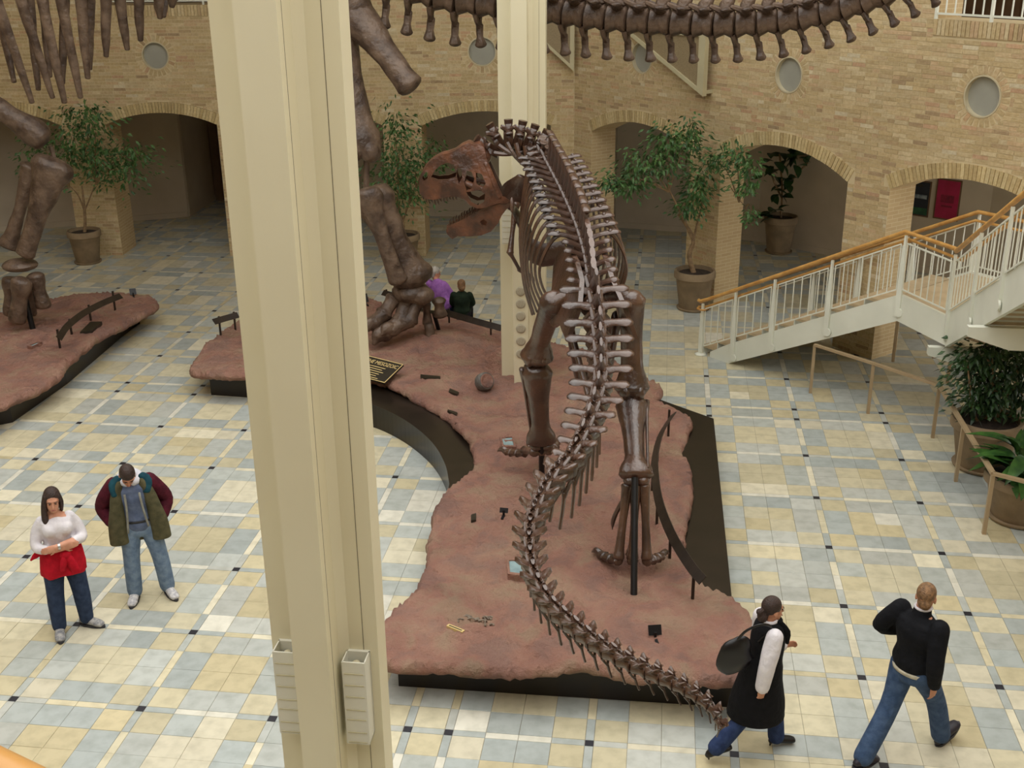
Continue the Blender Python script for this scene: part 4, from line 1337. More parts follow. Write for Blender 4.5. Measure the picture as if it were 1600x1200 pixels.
# back, ribs
bk = Path([V((-4.6, 18.7, 7.2)), V((-7, 19, 7.7)), V((-9.5, 19.2, 7.7)), V((-12.5, 19.4, 7.4))])
x = .2
while x < bk.len:
    m = frame_m(bk.at(x), bk.tan(x), UP)
    place('back_vertebra', vertebra_mb(.46, .26, .5, .2, .45, .12, .1, .6, n=12), m, mat='abone')
    x += .5
for (bx, by, tx, yy) in [(50, 160, -10, 18.4), (82, 152, 28, 18.4), (101, 160, 62, 18.4), (126, 152, 92, 18.4), (137, 122, 124, 18.4), (166, 88, 164, 18.5), (199, 77, 184, 18.6), (220, 63, 214, 18.6), (250, 28, 246, 18.7), (268, 10, 270, 18.8),
                         (22, 128, -8, 19.9), (60, 140, 44, 19.9), (78, 120, 66, 20.0), (98, 130, 100, 20.0), (140, 108, 140, 20.0), (256, 26, 256, 20.0)]:
    p0 = ony(bx, by, yy)
    p1 = ony(tx, -15, yy - (.15 if yy < 19 else -.15))
    tgt = bk.at((-4.6 - p1.x) / 8 * bk.len)
    s = -1 if yy < 19.2 else 1
    p2 = V((p1.x, tgt.y + s * .9, p1.z + .7)); p3 = V((p1.x, tgt.y + s * .35, tgt.z + .2))
    ap('rib', jit(MB().tube([p3, p2, p1, p0.lerp(p1, .45), p0], [(.09, .05), (.10, .055), (.09, .05), (.075, .045), (.045, .035)], 10, 4, ref=(1, 0, 0), rnd=.6), .008, 6))
# front leg on the left
s0, s1 = V((-9.9, 19.0, 5.6)), ony(66, 216, 19.0)
h_ = bone_mb(s0, s1, [(0, .3, .2), (.3, .2, .16), (.55, .15, .14), (.8, .17, .15), (.94, .24, .2), (1, .22, .19)], (1, 0, 0), 16)
ap('upper_arm', jit(h_, .018, 4))
ap('elbow_rod', MB().tube([ony(79, 228, 19.0), ony(86, 252, 19.0)], .04, 8))
ap('forearm', jit(bone_mb(ony(84, 256, 18.95), ony(40, 396, 18.95), [(0, .34, .2), (.06, .36, .22), (.25, .25, .18), (.6, .16, .14), (.85, .15, .13), (1, .17, .14)], (1, 0, 0), 16), .016, 5))
ap('forearm', jit(bone_mb(ony(50, 262, 19.25), ony(14, 384, 19.25), [(0, .2, .15), (.1, .16, .12), (.5, .1, .09), (.8, .12, .1), (1, .2, .12)], (1, 0, 0), 14), .014, 5, 2))
ap('wrist_bone', jit(MB().ell(ony(31, 414, 19.05), (.3, .26, .11), 18, 10), .012, 5))
for (a, b_, r, yy) in [((34, 440), (27, 500), .16, 18.8), ((55, 432), (68, 478), .14, 19.0), ((16, 438), (16, 490), .13, 19.25), ((44, 440), (46, 490), .13, 19.35)]:
    ap('hand_bone', jit(bone_mb(ony(*a, yy), ony(*b_, yy), [(0, r * 1.1, r), (.15, r * 1.1, r), (.45, r * .8, r * .75), (.85, r * .95, r * .9), (1, r * .95, r * .8)], (1, 0, 0), 14), .012, 6))
pq = onz(52, 517, .55)
part('hand_support', MB().tube([pq, V((pq.x - .1, pq.y + .1, 1.3))], .05, 10), M['black'], groot, world=True)
root = root_keep

# ================================================================== STAIRCASE
d1 = V((.6298, -.7768, 0)); w1 = V((.7768, .6298, 0))
N0 = V((3.33, 18.94, 0)); WD = 1.86
RUN, RISE = 3.72, 1.92
A_n = N0 + d1 * RUN; A_f = A_n + w1 * WD
d2 = V((cos(radians(-98)), sin(radians(-98)), 0)); w2 = V((-d2.y, d2.x, 0))
B_n = V((6.0, 14.95, 0)); B_f = B_n + w2 * WD
ZL = RISE
st = thing('staircase', 'white steel staircase with oak handrails climbing right to a landing', 'staircase', N0)
def sp_(name, mb, mat='white', smooth=False, **k): return part(name, mb, M[mat], st, smooth, world=True, **k)
def slab(p, q, zl0, zl1, zr0, zr1, wv, th):
    "vertical plate from p (heights zl0..zl1) to q (zr0..zr1)"
    a = wv.normalized() * (th / 2)
    vs_ = []
    for s in (-1, 1):
        vs_ += [p + a * s + V((0, 0, zl0)), q + a * s + V((0, 0, zr0)), q + a * s + V((0, 0, zr1)), p + a * s + V((0, 0, zl1))]
    return MB().add(vs_, [(0, 1, 2, 3), (7, 6, 5, 4), (0, 4, 5, 1), (1, 5, 6, 2), (2, 6, 7, 3), (3, 7, 4, 0)])
SLP = RISE / RUN
for off_ in (V((0, 0, 0)), w1 * WD):
    p, q = N0 + d1 * .28 + off_, A_n + off_
    mb = slab(N0 + d1 * .62 + off_, q, 0.0, .36, RISE - .38, RISE + .03, w1, .05)
    sp_('stringer', mb)
    sp_('stringer_foot', slab(N0 + d1 * .2 + off_, N0 + d1 * .62 + off_, 0, .1, 0, .36, w1, .05))
nst = 12
tm = None
for i in range(nst):
    z = RISE * (i + 1) / nst
    p = N0 + d1 * (RUN * (i + .1) / nst + .12)
    if i == nst - 1: continue
    c = p + w1 * (WD / 2)
    sp_('tread', MB().bar(c + V((0, 0, z - .02)) - w1 * (WD / 2 - .03), c + V((0, 0, z - .02)) + w1 * (WD / 2 - .03), .33, .04), 'tread')
    sp_('riser', MB().bar(c + d1 * -.15 + V((0, 0, z - .1)) - w1 * (WD / 2 - .03), c + d1 * -.15 + V((0, 0, z - .1)) + w1 * (WD / 2 - .03), .012, .13), 'white')
mid = V((7.85, 16.1, 0))
lp = [A_n, B_n, B_f, mid, A_f]
poly = [(p.x, p.y) for p in lp]
if area2(poly) < 0: poly = poly[::-1]
sp_('landing', MB().prism(poly, ZL - .06, ZL), 'tread')
sp_('landing_edge', slab(A_n, B_n, ZL - .38, ZL + .03, ZL - .38, ZL + .03, (B_n - A_n).cross(UP), .05))
sp_('landing_edge', slab(A_f, mid, ZL - .34, ZL + .03, ZL - .34, ZL + .03, (mid - A_f).cross(UP), .05))
sp_('landing_edge', slab(mid, B_f, ZL - .34, ZL + .03, ZL - .34, ZL + .03, (B_f - mid).cross(UP), .05))
R2, H2 = 5.6, 2.88
for off_ in (V((0, 0, 0)), w2 * WD):
    sp_('stringer', slab(B_n + off_, B_n + d2 * R2 + off_, ZL - .40, ZL + .1, ZL + H2 - .38, ZL + H2 + .12, w2, .05))
n2_ = 18
for i in range(n2_):
    z = ZL + H2 * (i + 1) / n2_
    c = B_n + d2 * (R2 * (i + .55) / n2_) + w2 * (WD / 2)
    sp_('tread', MB().bar(c + V((0, 0, z - .02)) - w2 * (WD / 2 - .03), c + V((0, 0, z - .02)) + w2 * (WD / 2 - .03), .33, .04), 'tread')
    sp_('riser', MB().bar(c - d2 * .15 + V((0, 0, z - .1)) - w2 * (WD / 2 - .03), c - d2 * .15 + V((0, 0, z - .1)) + w2 * (WD / 2 - .03), .012, .13), 'white')
# cross beams poking out under the landing and second flight
for t_, zz in ((-.12, ZL - .42), (1.75, ZL + .5)):
    c = B_n + d2 * t_
    a, b_ = c - w2 * .22, c + w2 * (WD + .22)
    vs_ = []
    for s in (-1, 1):
        k = d2 * (.05 * s)
        vs_ += [a + k + V((0, 0, zz - .02)), b_ + k + V((0, 0, zz - .02)), b_ + k + V((0, 0, zz - .14)), b_ - w2 * .5 + k + V((0, 0, zz - .3)), a + w2 * .5 + k + V((0, 0, zz - .3)), a + k + V((0, 0, zz - .14))]
    sp_('cross_beam', MB().add(vs_, [(0, 1, 2, 3, 4, 5), (11, 10, 9, 8, 7, 6)] + [(i, i + 6, (i + 1) % 6 + 6, (i + 1) % 6) for i in range(6)]))
# columns carrying the landing (hidden behind it)
c = B_f - w2 * .3 + d2 * .1
sp_('landing_prop', MB().bar((c.x, c.y, 0), (c.x, c.y, ZL - .5), .12, .12))

def blade(base, top, along, wv, wmax=.10):
    "tapered plate post, widest below the middle"
    n_ = 8
    vs_, fs = [], []
    a = along.normalized(); s = wv.normalized() * .02
    for i in range(n_ + 1):
        t = i / n_
        w_ = wmax * (.55 + .45 * sin(pi * min(1, t * .95 + .12))) * (1 - .45 * t)
        p = base.lerp(top, t)
        vs_ += [p - a * w_ / 2 - s, p + a * w_ / 2 - s, p + a * w_ / 2 + s, p - a * w_ / 2 + s]
    for i in range(n_):
        for j in range(4): fs.append((i * 4 + j, i * 4 + (j + 1) % 4, i * 4 + 4 + (j + 1) % 4, i * 4 + 4 + j))
    fs += [(3, 2, 1, 0), tuple(n_ * 4 + j for j in range(4))]
    return MB().add(vs_, fs)
HR = .955
def panel(p, q, wv, nb, zb=.12, zt=.80):
    "framed baluster panel between two posts; p, q are walking-line points"
    d = (q - p); u = d.normalized()
    a, b_ = p + u * .07, q - u * .07
    for z in (zb, zt): sp_('panel_bar', MB().bar(a + V((0, 0, z)), b_ + V((0, 0, z)), .016, .02))
    for i in range(nb):
        t = i / (nb - 1)
        c = a.lerp(b_, t)
        sp_('baluster', MB().bar(c + V((0, 0, zb)), c + V((0, 0, zt)), .013, .013, up=tuple(u)))
def flight_rail(p0, z0, p1, z1, posts, wv, out, newel, drop=.3):
    P = lambda t: p0.lerp(p1, t) + V((0, 0, z0 + (z1 - z0) * t))
    u = (P(1) - P(0)).normalized()
    al = V((u.x, u.y, 0))
    for t in posts:
        c = P(t) + out * .045
        sp_('post', blade(c + V((0, 0, -drop if t > .05 or not newel else -z0 * 0 - .0)), c + V((0, 0, HR - .05)), al, wv))
        if t > .05: sp_('post_disc', MB().lathe([(.065, -.012), (.065, .012)], 18).tf(Matrix.Translation(c + V((0, 0, -drop + .06)) + al * .03 + out * .01) @ out.to_track_quat('Z', 'Y').to_matrix().to_4x4()))
    for a, b_ in zip(posts[:-1], posts[1:]): panel(P(a) + out * .045, P(b_) + out * .045, wv, max(3, int((P(b_) - P(a)).length / .155)))
    return P
outn = -w1
pn = [0, .19, .4, .68, 1.0]
z0n = .02
P1 = flight_rail(N0, z0n, A_n, RISE, pn, w1, -w1, True)
P2 = flight_rail(N0 + w1 * WD, z0n, A_f, RISE, [0, .22, .46, .72, 1.0], w1, w1, True)
oL = (B_n - A_n).cross(UP).normalized()
oL = oL if oL.dot(-w1) > 0 else -oL
panel(A_n + oL * .045 + V((0, 0, ZL)), B_n + oL * .045 + V((0, 0, ZL)), oL, 8)
for a, b_ in ((A_f, mid), (mid, B_f)):
    o_ = (b_ - a).cross(UP).normalized()
    panel(a + V((0, 0, ZL)), b_ + V((0, 0, ZL)), o_, int((b_ - a).length / .125))
sp_('post', blade(mid + V((0, 0, ZL - .3)), mid + V((0, 0, ZL + HR - .05)), (B_f - A_f), w1))
PT2 = [0, .2, .4, .6, .8, 1.0]
P3 = flight_rail(B_n, ZL, B_n + d2 * R2, ZL + H2, PT2, w2, -w2, False)
P4 = flight_rail(B_f, ZL, B_f + d2 * R2, ZL + H2, PT2, w2, w2, False)
h = V((0, 0, HR))
def wrail(name, pts, r=.032): sp_(name, MB().tube(pts, r, 10), 'wood', True)
st0 = N0 + V((0, 0, HR)) - d1 * .06 - w1 * .045
wrail('handrail', [st0 - d1 * .05 - V((0, 0, -.01)), st0 + V((0, 0, -.0)), P1(0.03) + h - w1 * .045, A_n + V((0, 0, ZL)) + h + oL * .045, B_n + V((0, 0, ZL)) + h + oL * .03 - d2 * .12, B_n + V((0, 0, ZL)) + h - w2 * .045, P3(1) + h - w2 * .045])
wrail('handrail', [P2(0) + h + w1 * .045 - d1 * .1, A_f + V((0, 0, ZL)) + h, mid + V((0, 0, ZL)) + h, B_f + V((0, 0, ZL)) + h, P4(1) + h])
h2 = V((0, 0, .83))
wrail('low_handrail', [N0 + h2 - d1 * .14, P1(0.0) + h2 + w1 * .05, A_n + V((0, 0, ZL)) + h2 + w1 * .05, B_n + V((0, 0, ZL)) + h2 + w2 * .05, P3(1) + h2 + w2 * .05], .022)
wrail('low_handrail', [P2(0) + h2 - w1 * .05 - d1 * .1, A_f + V((0, 0, ZL)) + h2 - w1 * .05, mid + V((0, 0, ZL)) + h2 - w1 * .08, B_f + V((0, 0, ZL)) + h2 - w2 * .05], .022)
for q in (N0 - w1 * .045, N0 + w1 * (WD + .045)):
    sp_('newel_base', MB().lathe([(.1, 0), (.1, .015), (.05, .03)], 20, (q.x, q.y, 0)), smooth=True)
    sp_('rail_return', MB().tube([q + V((0, 0, .84)) + d1 * (.09 * cos(a)) + w1 * (.09 * sin(a)) for a in [i * pi / 6 + .3 for i in range(12)]], .018, 8), 'wood', True)

# ------------------------------------------------------------------ tan ramp railings
def ramp_rail(label, base, tops, hgt=.8):
    r = thing('ramp_railing', label, 'railing', base[0])
    for p in base:
        part('post', MB().bar(p, p + V((0, 0, hgt)), .045, .045, up=tuple(GV)), M['tan'], r, False, world=True)
    tp = [p + V((0, 0, hgt + .015)) for p in base] + tops
    for a, b_ in zip(tp[:-1], tp[1:]):
        part('top_rail', MB().bar(a, b_, .06, .035), M['tan'], r, False, world=True)
    return r
bs = [onz(1266, 614), onz(1356, 646), onz(1457, 684), onz(1493, 752), onz(1537, 834)]
ramp_rail('tan metal railing bending around the big planters, in front of the stairs', bs, [onz(1640, 762, .815)])
bs2 = [onz(1395, 565), onz(1480, 598), onz(1580, 640)]
ramp_rail('dim tan metal railing in the shade under the stairs', bs2, [], .85)

# ------------------------------------------------------------------ posters in the third arch
def poster(label, px0, px1, py0, py1, c1, c2, extra):
    # on the corridor wall segment (6.96,25.23)-(9.6,22.9)
    a, b_ = V((7.2, 25.5, 0)), V((9.8, 23.1, 0))
    u = (b_ - a).normalized(); nrm = V((u.y, -u.x, 0))
    def hit(px, py):
        r = _ray(px, py); o = V((0, 0, CAMH))
        t = ((a + nrm * .075 - o).dot(nrm)) / r.dot(nrm)
        return o + r * t
    p, q = hit(px0, (py0 + py1) / 2), hit(px1, (py0 + py1) / 2)
    zt, zb = hit((px0 + px1) / 2, py0).z, hit((px0 + px1) / 2, py1).z
    w_ = (q - p).xy.length
    t = thing('wall_poster', label, 'poster', (p.x, p.y, zb), atan2(u.y, u.x))
    part('poster_frame', MB().box((-.03, 0, -.03), (w_ + .03, .02, zt - zb + .03)), M['doorwood'], t, False)
    part('poster_sheet', MB().box((0, -.006, 0), (w_, 0.0, zt - zb)), pmat('poster_print', c1, c2, 3, .5, detail=3), t, False)
    for (x0_, z0_, x1_, z1_, mc) in extra:
        part('printed_block', MB().box((x0_ * w_, -.009, z0_ * (zt - zb)), (x1_ * w_, -.006, z1_ * (zt - zb))), mc, t, False)
poster('dark blue and green poster inside the third arch', 1424, 1451, 284, 336, (34, 40, 52), (24, 28, 36), [(.02, .02, .98, .22, pmat('poster_green', (44, 98, 60), (30, 70, 48), 6)), (.2, .5, .9, .62, pmat('poster_pale', (150, 160, 164), (70, 80, 90), 12)), (.1, .85, .6, .93, M['plaque'])])
poster('magenta poster inside the third arch', 1463, 1498, 282, 342, (176, 30, 78), (152, 22, 62), [(.2, .42, .8, .62, pmat('poster_dark_red', (110, 18, 46), (140, 24, 58), 14)), (.25, .3, .75, .35, pmat('poster_dark_red_2', (120, 20, 50)))])

# ================================================================== PLANTS
def pot(parent, r, h, tilt=0):
    part('pot_body', MB().lathe([(r * .66, .03), (r * .7, .05), (r * .9, h * .8), (r * .93, h * .82), (r, h * .83), (r, h * .97), (r * .97, h), (r * .88, h), (r * .86, h * .9), (r * .2, h * .88)], 32), M['pot'], parent, 'a')
    part('saucer', MB().lathe([(r * .74, 0), (r * .8, .02), (r * .82, .045), (r * .76, .045), (r * .6, .04)], 28), M['pot'], parent, 'a')
    part('soil', MB().lathe([(r * .86, h * .88), (r * .8, h * .92), (r * .3, h * .94), (.01, h * .95)], 20), M['soil'], parent)
def leaf_add(mb, p, d, l, w, droop=.2):
    d = d.normalized()
    s = d.cross(UP)
    if s.length < .1: s = V((1, 0, 0))
    s.normalize()
    s = Quaternion(d, random.uniform(-1, 1)) @ s
    nrm = s.cross(d)
    m_ = p + d * l * .45 + nrm * (w * .12)
    e = p + d * l - UP * (l * droop)
    mb.add([p, m_ + s * w / 2 - nrm * w * .1, e, m_ - s * w / 2 - nrm * w * .1, m_], [(0, 1, 4), (1, 2, 4), (2, 3, 4), (3, 0, 4)])
def wall_gap(p):
    "distance in front of the nearer brick wall"
    a = (p - V((-9.03, 26.02, 0))).dot(V((-.0469, -.9989, 0)))
    b_ = (p - V((1.42, 25.53, 0))).dot(V((-.82567, -.56415, 0)))
    return min(a, b_)
def ficus(name, label, loc, r, h, trunk_pts, clusters, nleaf, lsize, mat='leaf', seed=1, cat_='tree'):
    random.seed(seed)
    t = thing(name, label, cat_, loc)
    pot(t, r, h)
    for tp, tr in trunk_pts:
        part('trunk', MB().tube([V(p) for p in tp], tr, 8, 4), M['bark'], t)
    fol = MB()
    br_ = MB()
    tops = [V(tp[-1]) for tp, _ in trunk_pts] + [V(tp[-2]) for tp, _ in trunk_pts]
    for (c, rr, wgt) in clusters:
        c = V(c)
        g_ = wall_gap(c + V(loc))
        if g_ < .32 and name == 'potted_ficus': c += (V((0, 0, CAMH)) - c - V(loc)).normalized() * ((.32 - g_) * 1.3)
        src = min(tops, key=lambda q: (q - c).length + max(0, q.z - c.z))
        mid_ = src.lerp(c, .5) + V((0, 0, .12))
        part('branch', MB().tube([src - V((0, 0, .05)), mid_, c], [.016, .011, .004], 6, 4), M['bark'], t)
        for i in range(int(nleaf * wgt)):
            q = V((random.gauss(0, 1), random.gauss(0, 1), random.gauss(0, 1)))
            p = c + V((q.x * rr[0], q.y * rr[1], q.z * rr[2])) * .5
            if wall_gap(p + V(loc)) < .2: continue
            dr = V((q.x * .6 + random.uniform(-.6, .6), q.y * .6 + random.uniform(-.6, .6), random.uniform(-1.1, .25)))
            leaf_add(fol, p, dr, lsize * random.uniform(.7, 1.25), lsize * random.uniform(.35, .5), .15)
    o = part('foliage', fol, M[mat], t, False, kind='stuff')
    return t
def rel(px, py, base, dy=0):
    "point relative to a plant base, at the base's own distance plus dy"
    return ony(px, py, base.y + dy) - base
# right ficus beside the pier
b0 = onz(1083, 482); 
K = lambda px, py, dy=0: tuple(rel(px, py, b0, dy))
ficus('potted_ficus', 'loose spreading ficus in a clay pot by the pier near the stair foot', b0, .40, .78,
      [([(0, 0, .65), K(1077, 400), K(1083, 372), K(1060, 335)], [.055, .045, .038, .022]), ([K(1083, 376), K(1062, 330, -.2), K(1045, 296, -.3)], [.03, .022, .014]), ([K(1083, 376), K(1092, 340, .1), K(1097, 318, .1)], [.025, .018, .01]), ([K(1140, 290, -.1), K(1155, 312, -.1), K(1165, 322, -.1)], [.008, .01, .006])],
      [(K(1045, 220), (.45, .4, .25), 1.2), (K(1080, 215), (.25, .3, .35), 1.1), (K(1000, 262, -.2), (.5, .4, .3), 1.4), (K(1040, 250, -.2), (.5, .4, .35), 1.3), (K(955, 284, -.3), (.4, .3, .16), .8), (K(985, 292, -.3), (.35, .3, .2), .6), (K(1090, 300, -.1), (.3, .3, .35), 1.1), (K(1075, 325, -.1), (.3, .3, .2), .8),
       (K(1150, 242), (.45, .3, .25), 1.2), (K(1175, 262, -.1), (.35, .3, .3), 1.0), (K(1170, 292, -.1), (.3, .3, .15), .6), (K(1120, 250), (.25, .3, .2), .5), (K(1175, 335, -.1), (.14, .15, .2), .35), (K(1100, 275), (.35, .3, .3), .7)], 210, .12, seed=3)
b1 = onz(138, 410)
K = lambda px, py, dy=0: tuple(rel(px, py, b1, dy))
ficus('potted_ficus', 'ficus in a clay pot against the left brick pier behind the giant front leg', b1, .37, .75,
      [([(0, 0, .6), K(133, 345), K(131, 318), K(128, 290)], [.045, .035, .03, .015]), ([K(132, 330), K(122, 305), K(108, 290)], [.02, .015, .008]), ([K(132, 330), K(142, 305), K(150, 285)], [.02, .015, .008])],
      [(K(130, 180), (.6, .4, .3), 1.0), (K(105, 215), (.5, .4, .4), .7), (K(150, 200), (.5, .4, .4), .9), (K(130, 238), (.8, .5, .35), 1.4), (K(190, 265), (.8, .5, .5), 1.5), (K(205, 240), (.5, .4, .3), .8), (K(55, 220), (.3, .3, .5), .6), (K(95, 250), (.5, .4, .5), .7), (K(160, 262), (.5, .4, .4), 1.0), (K(45, 260), (.3, .3, .5), .35)], 220, .125, seed=5)
b2 = onz(632, 414)
K = lambda px, py, dy=0: tuple(rel(px, py, b2, dy))
ficus('potted_ficus', 'bushy ficus against the brick pier behind the giant hind leg', b2, .37, .72,
      [([(0, 0, .6), K(630, 350), K(622, 320), K(622, 290)], [.04, .03, .025, .012]), ([K(630, 345), K(640, 315), K(650, 290)], [.02, .015, .008]), ([K(630, 345), K(612, 315), K(605, 290)], [.02, .015, .008])],
      [(K(625, 235), (.7, .5, .9), 1.5), (K(650, 262), (.6, .5, .6), 1.2), (K(605, 270), (.6, .5, .6), 1.2), (K(640, 298), (.7, .5, .5), 1.1), (K(618, 205), (.35, .3, .4), .6), (K(678, 245), (.4, .4, .4), .6), (K(612, 312), (.5, .4, .4), .8)], 240, .12, seed=6)
# fiddle-leaf fig in the corridor
def big_leaf(l, w, bend=.3, n_=5):
    vs_, fs = [], []
    for i in range(n_ + 1):
        t = i / n_
        ww = w / 2 * (sin(pi * t ** .8) ** .8 if 0 < t < 1 else .02)
        x = l * t; z = -bend * l * t * t + .12 * l * t
        vs_ += [(x, -ww, z + ww * .25), (x, 0, z), (x, ww, z + ww * .25)]
    for i in range(n_):
        for j in range(2): fs.append((i * 3 + j, i * 3 + j + 1, i * 3 + 4 + j, i * 3 + 3 + j))
    n0 = len(vs_)
    vs_ += [(x, y, z - .004) for x, y, z in vs_]
    fs += [tuple(n0 + k for k in reversed(f)) for f in fs]
    return MB().add(vs_, fs)
def leafy(t, specs, l, w, mat, bend, seed):
    rr = random.Random(seed)
    me = mesh('leaf', big_leaf(l, w, bend), M[mat], True)
    for (p, az, el, s) in specs:
        o = link('leaf', me, t)
        o.matrix_local = Matrix.Translation(p) @ Matrix.Rotation(az, 4, 'Z') @ Matrix.Rotation(-el, 4, 'Y') @ Matrix.Rotation(rr.uniform(-.5, .5), 4, 'X') @ Matrix.Scale(s, 4)
b3 = onz(1216, 394)
K = lambda px, py, dy=0: V(rel(px, py, b3, dy))
t = thing('potted_fig', 'tall dark fiddle-leaf fig in a clay pot inside the second arch', 'plant', b3)
pot(t, .38, .85)
stems = [[(0, 0, .7), K(1222, 300), K(1220, 260), K(1218, 240)], [K(1222, 300), K(1240, 278), K(1262, 254)], [K(1222, 310), K(1210, 285), K(1203, 262)]]
for s_ in stems: part('stem', MB().tube([V(p) for p in s_], .022, 6, 3), M['bark'], t)
rr = random.Random(9)
specs = []
for c, n_, sp2 in [(K(1222, 240), 16, .35), (K(1258, 246), 7, .25), (K(1204, 270), 6, .2), (K(1230, 275), 6, .25), (K(1216, 300), 6, .15), (V((-.2, -.1, .95)), 8, .16), (K(1195, 255), 4, .2)]:
    for i in range(n_): specs.append((c + V((rr.uniform(-1, 1), rr.uniform(-.6, .6), rr.uniform(-.8, .5))) * sp2, rr.uniform(0, 6.28), rr.uniform(-.6, .7), rr.uniform(.8, 1.2)))
leafy(t, specs, .32, .2, 'leafdk', .35, 1)
# shrub and broad-leaved plant behind the ramp railing
b4 = onz(1532, 728)
K = lambda px, py, dy=0: tuple(rel(px, py, b4, dy))
ficus('potted_shrub', 'dense dark green shrub in a clay pot behind the tan railing', b4, .47, .72,
      [([(.1, 0, .6), K(1560, 645), K(1572, 615), K(1580, 590)], [.03, .025, .02, .01]), ([(-.1, 0, .6), K(1520, 640), K(1515, 600), K(1512, 570)], [.025, .02, .015, .01]), ([(0, .1, .6), K(1545, 640), K(1552, 600), K(1550, 570)], [.025, .02, .015, .01])],
      [(K(1522, 566, .2), (.32, .3, .28), 1.3), (K(1552, 556, .2), (.4, .35, .3), 1.3), (K(1590, 580, .1), (.4, .35, .4), 1.4), (K(1530, 600, .1), (.3, .3, .3), .9), (K(1526, 632), (.25, .22, .2), .8), (K(1575, 600), (.4, .3, .3), 1.0), (K(1552, 625), (.22, .2, .2), .5), (K(1600, 622), (.3, .3, .3), .8)], 240, .12, 'leafdk', 8, 'plant')
b5 = onz(1590, 808)
t = thing('broadleaf_plant', 'broad glossy leaved plant in a clay pot at the right edge', 'plant', b5)
pot(t, .47, .6)
rr = random.Random(12)
specs = []
for i in range(40):
    a = rr.uniform(0, 6.28)
    specs.append((V((.13 * cos(a), .13 * sin(a), .6 + rr.uniform(0, .3))), a + rr.uniform(-.3, .3), rr.uniform(.1, 1.2), rr.uniform(.8, 1.2)))
leafy(t, specs, .46, .19, 'leafbig', .75, 2)
for i in range(9):
    a = i * .7
    part('stem', MB().tube([(.05 * cos(a), .05 * sin(a), .5), (.12 * cos(a), .12 * sin(a), .85)], .012, 6), M['leafdk'], t)

# ================================================================== PEOPLE
def fabric(name, c, c2=None, s=14, rough=.85, bump=.35): return pmat(name, c, c2 or tuple(int(x * .86) for x in c), s, rough, bump=bump, bscale=22, spec=.2)
SKIN = pmat('skin', (206, 152, 126), (194, 138, 112), 9, .55, spec=.3)
SKIN2 = pmat('skin_tan', (196, 142, 112), (182, 126, 98), 9, .55, spec=.3)
EYE = pmat('eye_dark', (40, 30, 26), rough=.3)
LIP = pmat('lips', (160, 84, 76), rough=.5)
class Body(MB):
    def limb(s, pts, rad, n=12, k=4): return s.tube([V(p) for p in pts], rad, n, k, rnd=1)
def head_m(c, yaw=0, pitch=0, roll=0):
    return Matrix.Translation(V(c)) @ Matrix.Rotation(yaw, 4, 'Z') @ Matrix.Rotation(pitch, 4, 'X') @ Matrix.Rotation(roll, 4, 'Y')
def add_head(mb, hm, s=1.0):
    h = MB()
    h.ell((0, .012, .03), (.073, .092, .088), 20, 14)
    h.ell((0, -.028, -.035), (.058, .062, .078), 18, 12)
    h.ell((0, -.045, -.085), (.036, .04, .03), 14, 8)
    h.tube([(0, -.085, .018), (0, -.102, -.012), (0, -.108, -.026)], [.008, .011, .013], 8, 3, rnd=1)
    h.ell((0, -.083, -.063), (.024, .014, .012), 10, 6)
    h.ell((0, -.07, .034), (.052, .02, .014), 12, 6)
    for g in (-1, 1): h.ell((g * .074, .012, -.005), (.011, .022, .032), 10, 8)
    mb.join(h, hm @ Matrix.Scale(s, 4))
def face(parent, hm, s=1.0, brow=(60, 42, 32)):
    m = hm @ Matrix.Scale(s, 4)
    for g in (-1, 1):
        part('eye', MB().ell((g * .03, -.082, .008), (.011, .007, .006), 10, 6).tf(m), EYE, parent)
        part('eyebrow', MB().tube([(g * .016, -.091, .028), (g * .032, -.089, .032), (g * .046, -.08, .027)], .004, 6, 2).tf(m), BROW, parent)
    part('mouth', MB().tube([(-.022, -.093, -.06), (0, -.099, -.059), (.022, -.093, -.06)], [(.005, .004)] * 3, 6, 3).tf(m), LIP, parent)
BROW = pmat('brow_hair', (64, 46, 36))
def add_hand(mb, wrist, d, nrm, s=1.0, curl=.5, left=1):
    "palm and five fingers; d points to the fingertips, nrm out of the palm"
    w = V(wrist); d = V(d).normalized(); nrm = V(nrm); nrm = (nrm - d * nrm.dot(d)).normalized()
    sd = d.cross(nrm).normalized() * left
    kn = w + d * (.09 * s)
    mb.tube([w - d * .02 * s, w + d * .03 * s, w + d * .07 * s, kn], [(.022 * s, .026 * s), (.018 * s, .038 * s), (.016 * s, .042 * s), (.014 * s, .038 * s)], 12, 2, ref=nrm, rnd=.6)
    for i, (o, l) in enumerate([(-.030, .070), (-.010, .080), (.010, .075), (.029, .058)]):
        p = kn + sd * (o * s)
        a = curl
        d_1 = (d * cos(a * .5) + nrm * sin(a * .5)); d_2 = (d * cos(a * 1.3) + nrm * sin(a * 1.3)); d_3 = (d * cos(a * 2) + nrm * sin(a * 2))
        q1 = p + d_1 * l * .45 * s; q2 = q1 + d_2 * l * .32 * s; q3 = q2 + d_3 * l * .23 * s
        mb.tube([p - d * .015 * s, q1, q2, q3], [.0092 * s, .0088 * s, .008 * s, .0066 * s], 8, 1, rnd=1)
    p = w + d * .025 * s - sd * .034 * s
    q1 = p + (d * .6 - sd * .8 + nrm * .3).normalized() * .035 * s; q2 = q1 + (d * .95 - sd * .2 + nrm * .3).normalized() * .03 * s
    mb.tube([p, q1, q2], [.013 * s, .0105 * s, .0078 * s], 8, 1, rnd=1)
def hair_cap(mb, hm, s=1.0, back=.026, up=.022, r=(.083, .096, .092), cut=None):
    h = MB().ell((0, back, .03 + up), r, 22, 16)
    mb.join(h, hm @ Matrix.Scale(s, 4))
